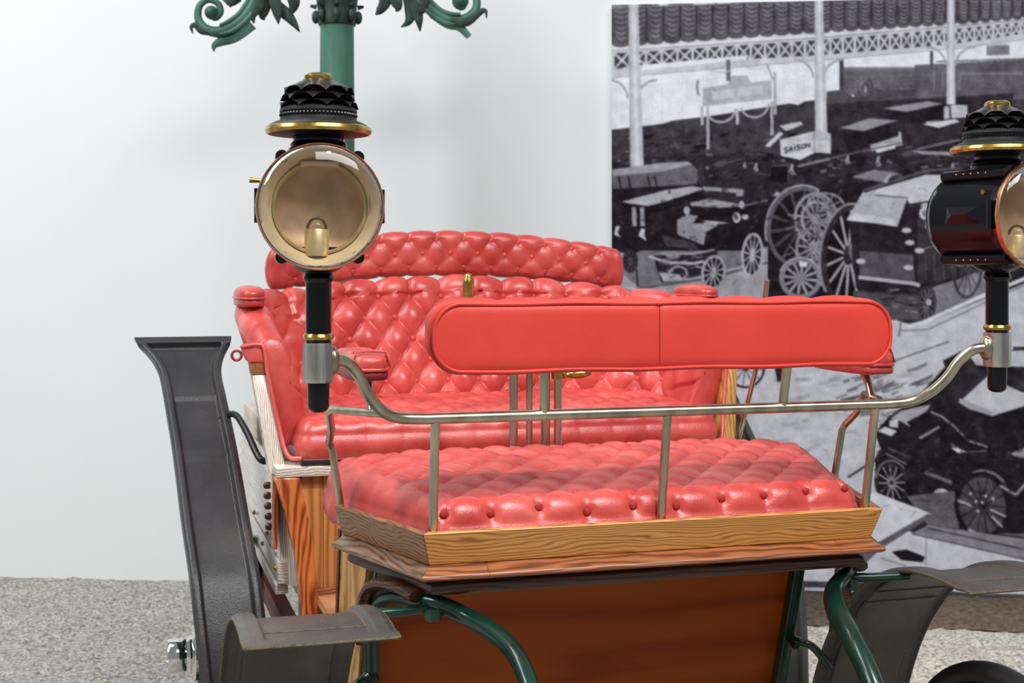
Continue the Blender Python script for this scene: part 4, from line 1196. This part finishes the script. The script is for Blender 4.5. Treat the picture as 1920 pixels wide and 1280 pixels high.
# buttons on the backrest
btn = None
def place_button(parent, p, nrm_, first):
    q = Vector(nrm_).to_track_quat('Z', 'Y')
    if first is None:
        o = obj('button', *superell(0.0105, 0.0105, 0.006, 1, 1, 16, 8), 'button_leather', parent, loc=p)
        o.rotation_mode = 'QUATERNION'; o.rotation_quaternion = q
        return o
    inst(first, 'button', parent, p, q)
    return first
for r_ in range(6):
    vl = 0.035 + 0.070 * r_
    off = 0.0 if r_ % 2 == 0 else 0.05
    for k in range(-9, 10):
        s_ = k * 0.10 + off
        if abs(s_) > Ltot / 2 - 0.20: continue
        i = int(np.argmin(np.abs(sarc - s_)))
        inner = math.hypot(LEAN[i], HZ[i] - RR[i] - z_b)
        if vl > inner + 0.022 or vl < 0.06: continue
        g_ = min(1.0, vl / inner)
        sl = math.atan2(LEAN[i], HZ[i] - RR[i] - z_b)
        o_ = LEAN[i] * g_ ** 1.25; z = z_b + (HZ[i] - RR[i] - z_b) * g_
        d_ = -0.034 * 0.35 + 0.004
        if vl > inner:
            al = (vl - inner) / RR[i]; o_ = LEAN[i] + RR[i] - RR[i] * math.cos(al); z = HZ[i] - RR[i] + RR[i] * math.sin(al); sl = al
        n3 = np.array([-Nout[i, 0] * math.cos(sl), -Nout[i, 1] * math.cos(sl), math.sin(sl)])
        p = np.array([B[i, 0] + Nout[i, 0] * o_, B[i, 1] + Nout[i, 1] * o_, z]) + n3 * d_
        btn = place_button(rb, tuple(p), tuple(n3), btn)
# piping down the front edge of each arm
for s in (-1, 1):
    part('arm_piping', tube(catmull([(s * 0.745, 1.180, 1.242), (s * 0.70, 1.178, 1.247), (s * 0.684, 1.174, 1.232), (s * 0.675, 1.165, 1.16), (s * 0.650, 1.135, 1.03), (s * 0.630, 1.105, 0.955), (s * 0.595, 1.08, 0.948)], 8), 0.006, 8), 'red_leather', smooth=60)

# ---- rear head pad, a buttoned bolster on four pins
uu = np.linspace(-1, 1, 300)
nvp = 64
V = np.zeros((300, nvp, 3))
RPX, RPY = 0.612, 1.88
def pad_c(u): return np.array([RPX * u, RPY + 0.035 * (1 - u * u) - 0.02, 1.500 - 0.058 * u * u + 0.004])
for i, u in enumerate(uu):
    e = max(0.0, (abs(u) - 0.955) / 0.045)
    sc = math.sqrt(max(0.02, 1 - e * e))
    c = pad_c(u); hz = (0.073 - 0.004 * abs(u)) ; hy = 0.034
    for k in range(nvp):
        a = 2 * math.pi * k / nvp
        cy, sz = -math.cos(a), math.sin(a)
        yy_ = math.copysign(abs(cy) ** 0.75, cy) * hy; zz2 = math.copysign(abs(sz) ** 0.6, sz) * hz
        t_ = 0.0
        if cy < 0.35:
            w_ = min(1.0, (0.35 - cy) / 0.5)
            if abs(u) < 0.93:
                inr = abs(zz2) < 0.050
                t_ = float(tuft(np.array(u * RPX), np.array(zz2), 0.094, 0.048)) if inr else float(pleat(np.array(u * RPX - 0.047), 0.094)) * .9 + .1
                t_ = 0.013 * (t_ - 0.6) * w_ * min(1, (0.93 - abs(u)) / 0.05)
        V[i, k] = (c[0], c[1] + yy_ * sc + t_ * cy, c[2] + zz2 * sc * (1 - 0.12 * e) + t_ * sz)
F = grid_faces(300, nvp, closed_v=True) + [tuple(range(nvp)), tuple(range(299 * nvp, 300 * nvp))[::-1]]
hp = obj('rear_head_pad', V, F, 'red_leather', car, smooth=180)
hb = None
for row, zz2 in ((-1, -0.048), (0, 0.0), (1, 0.048)):
    for k in range(-7, 8):
        x = k * 0.094 + (0.047 if row else 0.0)
        u = x / RPX
        if abs(u) > 0.90: continue
        c = pad_c(u); sz = math.copysign((abs(zz2) / 0.073) ** (1 / 0.6), zz2); cy = -math.sqrt(max(0, 1 - sz * sz))
        yy_ = -abs(cy) ** 0.75 * 0.034
        nn = Vector((0, cy, 0.6 * sz)).normalized()
        hb = place_button(hp, (c[0], c[1] + yy_ + 0.0075, c[2] + zz2 * 0.97), tuple(nn), hb)
for x, zt_ in ((-0.585, 1.40), (-0.40, 1.43), (0.354, 1.43), (0.585, 1.40)):
    part('pad_pin', tube([(x, 1.88, zt_ + 0.04), (x, 1.88, 1.34), (x * 0.99, 1.83, 1.30), (x * 0.99, 1.80, 1.28)], 0.0095, 10), 'nickel')

# ---- front backrest pad, seen from behind
def rrect(hx, hz, r, n=14):
    out = []
    for cx_, cz_, a0 in ((hx - r, hz - r, 0), (-hx + r, hz - r, 90), (-hx + r, -hz + r, 180), (hx - r, -hz + r, 270)):
        out += [(cx_ + r * math.cos(math.radians(a0 + 90 * k / n)), cz_ + r * math.sin(math.radians(a0 + 90 * k / n))) for k in range(n + 1)]
    return out
def dense(pts, step):
    out = []
    for a, b_ in zip(pts, pts[1:] + pts[:1]):
        a, b_ = np.array(a), np.array(b_); m_ = max(1, int(np.linalg.norm(b_ - a) / step))
        out += [tuple(a + (b_ - a) * k / m_) for k in range(m_)]
    return out
PZ = 1.3185
def prow(inset, y, wob=0.0, base=None):
    q = dense(rrect(0.492 - inset, 0.0675 - inset, 0.056 - inset * 0.8), 0.012) if base is None else base
    return [(x, y, PZ + z) for x, z in q]
ol = dense(rrect(0.492, 0.0655, 0.056), 0.010)
nO = len(ol)
lay = []
for sc, y, puff in ((0.0, -0.020, 0), (1.0, -0.020, 0), (1.0, -0.004, 0), (1.01, 0.012, 0), (1.0, 0.030, 0), (0.985, 0.048, 1), (0.95, 0.064, 1), (0.88, 0.074, 1), (0.70, 0.080, 1), (0.40, 0.082, 1), (0.0, 0.083, 1)):
    r_ = []
    for x, z in ol:
        kx = max(0.0, abs(x) - 0.44)
        xx = math.copysign(min(abs(x), 0.44) + kx * sc if sc > 0.6 else abs(x) * (0.9 + 0.1 * sc) , x)
        t_ = 0.010 * (float(pleat(np.array(x), 0.115)) - 1.0) if puff and 0.6 < sc < 1 else 0.0
        up_ = 0.012 if (puff and z > 0 and sc > 0.9) else (0.006 * (z > 0) if sc > 1 else 0.0)
        r_.append((xx, y, PZ + z * sc + up_ + (t_ if z > 0 else -t_)))
    lay.append(r_)
VV = np.array(lay)
F = grid_faces(len(lay), nO, closed_v=True)
fp = obj('front_backrest', VV, F, 'red_leather_back', car, smooth=50)
for x0, x1 in ((-0.489, -0.0312), (-0.0300, 0.489)):
    ins = dense(rrect(0.489, 0.0640, 0.053), 0.010)
    V = []; nX, nZ = 60, 20
    for i in range(nX):
        x = x0 + (x1 - x0) * i / (nX - 1)
        ax = max(0.0, abs(x) - (0.489 - 0.053))
        hz = (0.0640 - 0.053) + math.sqrt(max(1e-6, 0.053 ** 2 - ax ** 2))
        for j in range(nZ):
            w_ = -1 + 2 * j / (nZ - 1)
            pf = 0.0065 * (1 - w_ ** 8) * min(1, (1 - (abs(x) / 0.489) ** 10) + .05) + 0.0
            sm = 0.003 * math.exp(-((x + 0.0306) / 0.006) ** 2)
            V.append((x, -0.021 - pf + sm, PZ + w_ * hz))
    obj('back_panel', V, grid_faces(nX, nZ), 'red_leather_back', fp, smooth=180)
for y, ins in ((-0.0225, 0.0005), (-0.006, -0.002)):
    q = dense(rrect(0.492 - ins, 0.0655 - ins, 0.056), 0.012)
    pts = [(x, y, PZ + z + 0.0012 * math.sin(x * 23)) for x, z in q]
    obj('piping', *tube(pts + pts[:2], 0.0040, 8, caps=False), 'red_leather_back', fp, smooth=180)

# ---- nickel rail work of the front seat
main = [(-0.700, -0.072, 1.284), (-0.683, -0.07, 1.285), (-0.662, -0.06, 1.279), (-0.640, -0.045, 1.255), (-0.620, -0.03, 1.219), (-0.592, -0.01, 1.187), (-0.556, 0.008, 1.168), (-0.50, 0.016, 1.163)]
pth = catmull(main, 8) + catmull([(-x, y, z) for x, y, z in reversed(main)], 8)
part('main_rail', tube(pth, 0.0112, 14), 'nickel')
for s in (-1, 1):
    part('upright', tube([(s * 0.479, 0.016, 1.163), (s * 0.478, 0.030, 1.08), (s * 0.475, 0.058, 0.905)], 0.0092, 12), 'nickel')
    part('side_rail_bar', tube([(s * 0.500, 0.020, 1.164), (s * 0.545, 0.11, 1.163), (s * 0.632, 0.318, 1.155), (s * 0.637, 0.330, 1.145), (s * 0.630, 0.345, 1.110), (s * 0.627, 0.395, 1.075), (s * 0.62, 0.40, 1.06), (s * 0.603, 0.405, 0.95), (s * 0.600, 0.402, 0.90)], 0.0085, 12), 'nickel')
    part('pad_bracket', tube([(s * 0.260, 0.016, 1.163), (s * 0.262, 0.008, 1.21), (s * 0.264, 0.0, 1.262)], 0.0095, 12, 1.0), 'nickel')
    part('socket_boss', shift(superell(0.012, 0.020, 0.026, 1, 1, 16, 10), (s * 0.690, -0.070, 1.284)), 'nickel')
    part('lamp_socket', shift(lathe([(0.0215, -0.036), (0.0265, -0.036), (0.0285, -0.030), (0.0290, 0.0), (0.0285, 0.030), (0.0275, 0.036), (0.0245, 0.036), (0.0245, -0.030)], 10), (s * 0.717, -0.070, 1.281)), 'silver', smooth=20)
    # arm rest on a short stem
    part('arm_stem', tube([(s * 0.572, 0.185, 1.160), (s * 0.573, 0.20, 1.19), (s * 0.574, 0.23, 1.228)], [0.010, 0.0085, 0.013], 10), 'nickel')
    ar = part('front_arm_pad', shift(superell(0.040, 0.135, 0.024, .45, .55, 36, 14), (s * (0.585 if s < 0 else 0.555), 0.245, 1.262 if s < 0 else 1.250)), 'red_leather', smooth=180)
    obj('pad_base', *shift(superell(0.041, 0.137, 0.013, .45, .4, 36, 10), (s * (0.585 if s < 0 else 0.555), 0.245, 1.240 if s < 0 else 1.228)), 'red_leather_dark' if s < 0 else 'red_leather', ar, smooth=180)
    pts = [(s * (0.585 if s < 0 else 0.555) + 0.040 * math.copysign(abs(math.cos(t)) ** .45, math.cos(t)), 0.245 + 0.136 * math.copysign(abs(math.sin(t)) ** .45, math.sin(t)), 1.251 if s < 0 else 1.239) for t in np.linspace(0, 2 * math.pi, 60)]
    obj('piping', *tube(pts, 0.004, 6, caps=False), 'red_leather', ar, smooth=180)
    xc, zc0 = (-0.585, 0.0) if s < 0 else (0.555, -0.012)
    for yy in (0.13, 0.16):
        obj('pad_strap', *tube([(xc - 0.041, yy, 1.255 + zc0), (xc - 0.030, yy, 1.285 + zc0), (xc, yy + .004, 1.2875 + zc0), (xc + 0.030, yy, 1.285 + zc0), (xc + 0.041, yy, 1.255 + zc0)], 0.005, 6, 0.5), 'red_leather', ar)
    # rear arm rest
    part('rear_arm_stem', tube(catmull([(s * 0.690, 1.39, 1.345), (s * 0.688, 1.375, 1.29), (s * 0.686, 1.37, 1.25), (s * 0.684, 1.37, 1.20)], 6), 0.0095, 10), 'nickel')
    ar = part('rear_arm_pad', shift(superell(0.041, 0.125, 0.026, .7, .8, 36, 14), (s * 0.700, 1.45, 1.378)), 'red_leather', smooth=180)
    obj('pad_base', *shift(superell(0.041, 0.125, 0.015, .7, .5, 36, 10), (s * 0.700, 1.45, 1.357)), 'red_leather', ar, smooth=180)
    pts = [(s * 0.700 + 0.041 * math.copysign(abs(math.cos(t)) ** .7, math.cos(t)), 1.45 + 0.126 * math.copysign(abs(math.sin(t)) ** .7, math.sin(t)), 1.368) for t in np.linspace(0, 2 * math.pi, 60)]
    obj('piping', *tube(pts, 0.004, 6, caps=False), 'red_leather', ar, smooth=180)
part('upright', tube([(0.003, 0.016, 1.163), (0.003, 0.030, 1.08), (0.004, 0.058, 0.905)], 0.0092, 12), 'nickel')

# ---- steering column, levers
for x, r_ in ((-0.107, 0.011), (-0.066, 0.0085), (-0.023, 0.012), (0.010, 0.0105)):
    part('control_column', tube([(x, 0.75, 0.57), (x, 0.75, 1.195 if x > 0 else 1.24)], r_, 12), 'nickel')
part('column_collar', shift(lathe([(0.0, -0.014), (0.016, -0.012), (0.017, 0.0), (0.016, 0.012), (0.0, 0.016)], 16, caps=False), (0.010, 0.75, 1.184)), 'brass')
part('crank_arm', tube([(0.012, 0.75, 1.182), (0.045, 0.74, 1.182)], 0.006, 10), 'brass')
part('crank_grip', tube(catmull([(0.022, 0.75, 1.182), (0.034, 0.745, 1.182), (0.05, 0.74, 1.182), (0.075, 0.735, 1.185), (0.094, 0.73, 1.186)], 5), [0.006, .008, .011, .011, .0085, .007, .0072, .008, .009, .010, .011, .0118, .0122, .0125, .0125, .012, .011, .009, .0075, .006, .004][:21], 12), 'brass')
part('tiller', tube(catmull([(-0.066, 0.75, 1.24), (-0.10, 0.74, 1.30), (-0.20, 0.735, 1.33), (-0.229, 0.735, 1.36), (-0.229, 0.735, 1.385)], 6), 0.009, 10), 'nickel')
part('tiller_grip', shift(lathe([(0.0085, -0.045), (0.0095, -0.03), (0.0125, -0.008), (0.0145, 0.010), (0.0140, 0.020), (0.0105, 0.027), (0.0105, 0.029), (0.0085, 0.033), (0.004, 0.0355), (0.0, 0.036)], 20), (-0.229, 0.735, 1.405)), 'brass')
part('hand_lever', tube([(0.70, 0.953, 1.42), (0.70, 0.975, 1.33), (0.70, 1.027, 1.15), (0.70, 1.135, 0.95), (0.70, 1.185, 0.84), (0.68, 1.22, 0.70)], 0.0095, 12, 0.7), 'nickel')

# ------------------------------------------------------------------ carriage lamps
def carriage_lamp(X, turn, label):
    lm = empty('carriage_lamp')
    lm.parent = None
    M = Matrix.Translation((0.317, 2.74, CAR_Z)) @ Matrix.Rotation(PSI, 4, 'Z')
    w = M @ Vector((X, -0.070, 1.190))
    lm.location = w
    lm.rotation_euler = (0, 0, PSI + turn)
    tag(lm, label, 'lamp', 'carriage lamps on the front rail')
    L = lambda name, VF, mat, parent=lm, **k: obj(name, VF[0], VF[1], mat, parent, **k)
    # lamp frame: z=0 at the stem foot; front is -y
    L('stem', lathe([(0.0, 0.0), (0.010, 0.001), (0.0175, 0.006), (0.0195, 0.012), (0.0205, 0.06), (0.0215, 0.126), (0.0235, 0.13), (0.0235, 0.145), (0.0235, 0.236), (0.026, 0.239), (0.0285, 0.244), (0.0265, 0.250), (0.0255, 0.253), (0.028, 0.256), (0.034, 0.260), (0.0, 0.262)], 32, caps=False), 'black_lacquer')
    L('stem_ring', lathe([(0.0225, 0.131), (0.0265, 0.133), (0.0285, 0.138), (0.0265, 0.143), (0.0225, 0.145)], 32, caps=False), 'brass')
    L('bowl', lathe([(0.030, 0.255), (0.042, 0.262), (0.052, 0.272), (0.058, 0.285), (0.060, 0.30), (0.0, 0.30)], 32, caps=False), 'black_lacquer')
    ZC_ = 0.3695; RD = 0.102
    c = (0, 0, ZC_)
    drum = L('drum', lathe([(0.0, 0.136), (0.040, 0.132), (0.075, 0.124), (0.092, 0.112), (0.099, 0.098), (0.104, 0.090), (RD, 0.080), (RD, 0.0), (RD, -0.080), (0.108, -0.086), (0.110, -0.096), (0.106, -0.097), (0.1055, -0.088), (0.100, -0.060), (0.094, 0.070), (0.0, 0.080)], 56, 'Y', c, caps=False), 'black_lacquer', smooth=40)
    L('copper_rim', lathe([(0.1095, -0.094), (0.111, -0.096), (0.1118, -0.101), (0.111, -0.106), (0.1097, -0.106), (0.1093, -0.100)], 64, 'Y', c, caps=False), 'copper')
    L('reflector', lathe([(0.1090, -0.100), (0.100, -0.090), (0.084, -0.062), (0.079, -0.058), (0.077, -0.040), (0.0765, -0.028)], 64, 'Y', c, caps=False), 'reflector')
    L('reflector_disc', lathe([(0.079, -0.030), (0.072, -0.020), (0.045, -0.008), (0.0, -0.004)], 64, 'Y', c, caps=False), 'reflector_back')
    L('inner_ring', lathe([(0.082, -0.061), (0.083, -0.066), (0.080, -0.068), (0.077, -0.064), (0.077, -0.058)], 64, 'Y', c, caps=False), 'pale_brass')
    L('vent_slot', shift(box(-0.034, 0.034, -0.075, -0.050, 0.0, 0.011, 0.004), (0, 0, ZC_ + 0.071)), 'reflector_back')
    gl_ = [(0.1085 * math.cos(a), -0.102 - 0.030 * math.sin(a)) for a in np.linspace(0, math.pi / 2, 14)]
    L('lens', lathe(gl_, 64, 'Y', c, caps=False), 'lens_glass', smooth=180)
    L('burner', shift(lathe([(0.0, 0.0), (0.0215, 0.0), (0.0215, 0.046), (0.020, 0.048), (0.0, 0.048)], 28, caps=False), (-0.005, -0.058, ZC_ - 0.086)), 'pale_brass')
    L('burner_dome', shift(lathe([(0.019, 0.0), (0.018, 0.008), (0.013, 0.016), (0.006, 0.020), (0.0, 0.021)], 28, caps=False), (-0.005, -0.058, ZC_ - 0.038)), 'lens_glass')
    for sg in (1, -1):
        side = L('vent_tube', tube([(-0.066, -0.090, ZC_ + sg * 0.088), (-0.066, 0.084, ZC_ + sg * 0.088)], 0.0115, 14), 'black_lacquer')
        side2 = L('vent_tube', tube([(0.066, -0.090, ZC_ + sg * 0.088), (0.066, 0.084, ZC_ + sg * 0.088)], 0.0115, 14), 'black_lacquer')
        for sd, t_ in ((-1, side), (1, side2)):
            for k in range(5):
                p = (sd * 0.0770, -0.040 + 0.020 * k, ZC_ + sg * 0.090)
                obj('vent_hole', *shift(superell(0.0012, 0.0022, 0.0022, 1, 1, 8, 6), p), 'copper', t_)
    # embossed diamond on both cheeks
    for sg in (-1, 1):
        x0, x1 = sg * 0.097, sg * 0.113
        V = [(x0, -0.072, ZC_ + 0.040), (x0, 0.072, ZC_ + 0.040), (x0, 0.072, ZC_ - 0.030), (x0, -0.072, ZC_ - 0.030), (x1, -0.020, ZC_ + 0.004), (x1, 0.020, ZC_ + 0.004)]
        V = [(p[0] - sg * 0.012 * (i in (0, 1)) - sg * .006 * (i in (2, 3)), p[1], p[2]) for i, p in enumerate(V)]
        F = [(0, 3, 4), (1, 5, 2), (0, 4, 5, 1), (3, 2, 5, 4), (0, 1, 2, 3)]
        L('cheek_plate', (V, F), 'black_lacquer', smooth=0)
        L('hinge', tube([(sg * 0.108, -0.080, ZC_ - 0.028), (sg * 0.108, -0.080, ZC_ + 0.032)], 0.006, 10), 'black_lacquer')
    L('catch_pin', tube([(-0.104, -0.072, ZC_ + 0.046), (-0.122, -0.074, ZC_ + 0.047)], [0.0035, 0.005], 10), 'brass')
    L('neck', lathe([(0.056, ZC_ + 0.075), (0.055, ZC_ + 0.108), (0.050, ZC_ + 0.113), (0.052, ZC_ + 0.116), (0.0465, ZC_ + 0.122), (0.0455, ZC_ + 0.140), (0.0, ZC_ + 0.142)], 36, caps=False), 'black_lacquer')
    zc_ = ZC_ + 0.133
    L('cap_brim', lathe([(0.045, zc_), (0.090, zc_ + 0.002), (0.092, zc_ + 0.012), (0.088, zc_ + 0.019), (0.078, zc_ + 0.024), (0.070, zc_ + 0.027), (0.0695, zc_ + 0.031), (0.067, zc_ + 0.032), (0.067, zc_ + 0.041), (0.070, zc_ + 0.042), (0.0695, zc_ + 0.048), (0.055, zc_ + 0.055), (0, zc_ + 0.056)], 48, caps=False), 'matte_black')
    L('brass_ring', lathe([(0.090, zc_ + 0.002), (0.0945, zc_ + 0.003), (0.0965, zc_ + 0.0085), (0.0945, zc_ + 0.0145), (0.089, zc_ + 0.017)], 64, caps=False), 'brass')
    mb_ = MB()
    for k in range(60):
        a = 2 * math.pi * k / 60
        mb_.add(*shift(superell(0.0034, 0.0034, 0.0034, 1, 1, 6, 4), (0.0675 * math.cos(a), 0.0675 * math.sin(a), zc_ + 0.0365)))
    mb_.build('beading', 'black_lacquer', lm)['kind'] = 'stuff'
    # three scalloped tiers
    for ti, (r0, r1, z1, z0, ph) in enumerate(((0.050, 0.0695, zc_ + 0.066, zc_ + 0.049, 0.0), (0.047, 0.0655, zc_ + 0.080, zc_ + 0.062, 0.5), (0.026, 0.0620, zc_ + 0.102, zc_ + 0.076, 0.0))):
        nsc, nn_ = 9, 144
        V = []
        for q in range(9):
            f = q / 8
            for k in range(nn_):
                a = 2 * math.pi * k / nn_
                sc = abs(math.sin((a * nsc / 2) + ph * math.pi))        # 0 at the ribs
                rr_ = r0 + (r1 - r0) * f + 0.0035 * (1 - sc) ** 3 * f
                z = z1 + (z0 - z1) * (f ** 1.15) + 0.010 * f * f * (1 - (1 - sc) ** 1.6) - 0.006 * (1 - sc) * f * 0
                V.append((rr_ * math.cos(a), rr_ * math.sin(a), z))
        for k in range(nn_):
            V.append((V[8 * nn_ + k][0] * 0.90, V[8 * nn_ + k][1] * 0.90, V[8 * nn_ + k][2] - 0.001))
        for k in range(nn_):
            V.append((V[k][0] * 0.9, V[k][1] * 0.9, V[k][2] - 0.012))
        F = grid_faces(11, nn_, closed_v=True)
        L('scalloped_tier', (V, F), 'gunmetal', smooth=35)
    L('cap_button', lathe([(0.0, zc_ + 0.098), (0.025, zc_ + 0.099), (0.0265, zc_ + 0.103), (0.0255, zc_ + 0.109), (0.020, zc_ + 0.113), (0.0, zc_ + 0.114)], 36, caps=False), 'brass')
    return lm
carriage_lamp(-0.717, math.radians(-6.4), 'black carriage lamp with its round glass turned to the viewer, left of the seat')
carriage_lamp(0.717, math.radians(11.5), 'black carriage lamp seen from its side in front of the mural')

# ------------------------------------------------------------------ words for parts that look unlike the rest of their thing
PART_LABEL = {'front_mudguard': 'grey black leather front mudguard', 'rear_mudguard': 'black leather rear mudguard with padded borders', 'main_rail': 'polished nickel seat rail',
              'spring_bracket': 'dark green painted iron bracket', 'front_panel': 'varnished brown wooden front panel', 'lens': 'round domed glass lens', 'copper_rim': 'thin copper lens rim',
              'brass_ring': 'brass ring around the cap', 'cap_button': 'round brass top button', 'lamp_socket': 'worn silver lamp socket', 'hub_cap': 'chrome hub cap',
              'chassis_beam': 'dark red chassis beam', 'tiller_grip': 'turned brass grip', 'oak_pillar': 'curved oak pillar'}
for o in bpy.data.objects:
    k = o.name.split('.')[0]
    if o.parent is not None and k in PART_LABEL: o['label'] = PART_LABEL[k]
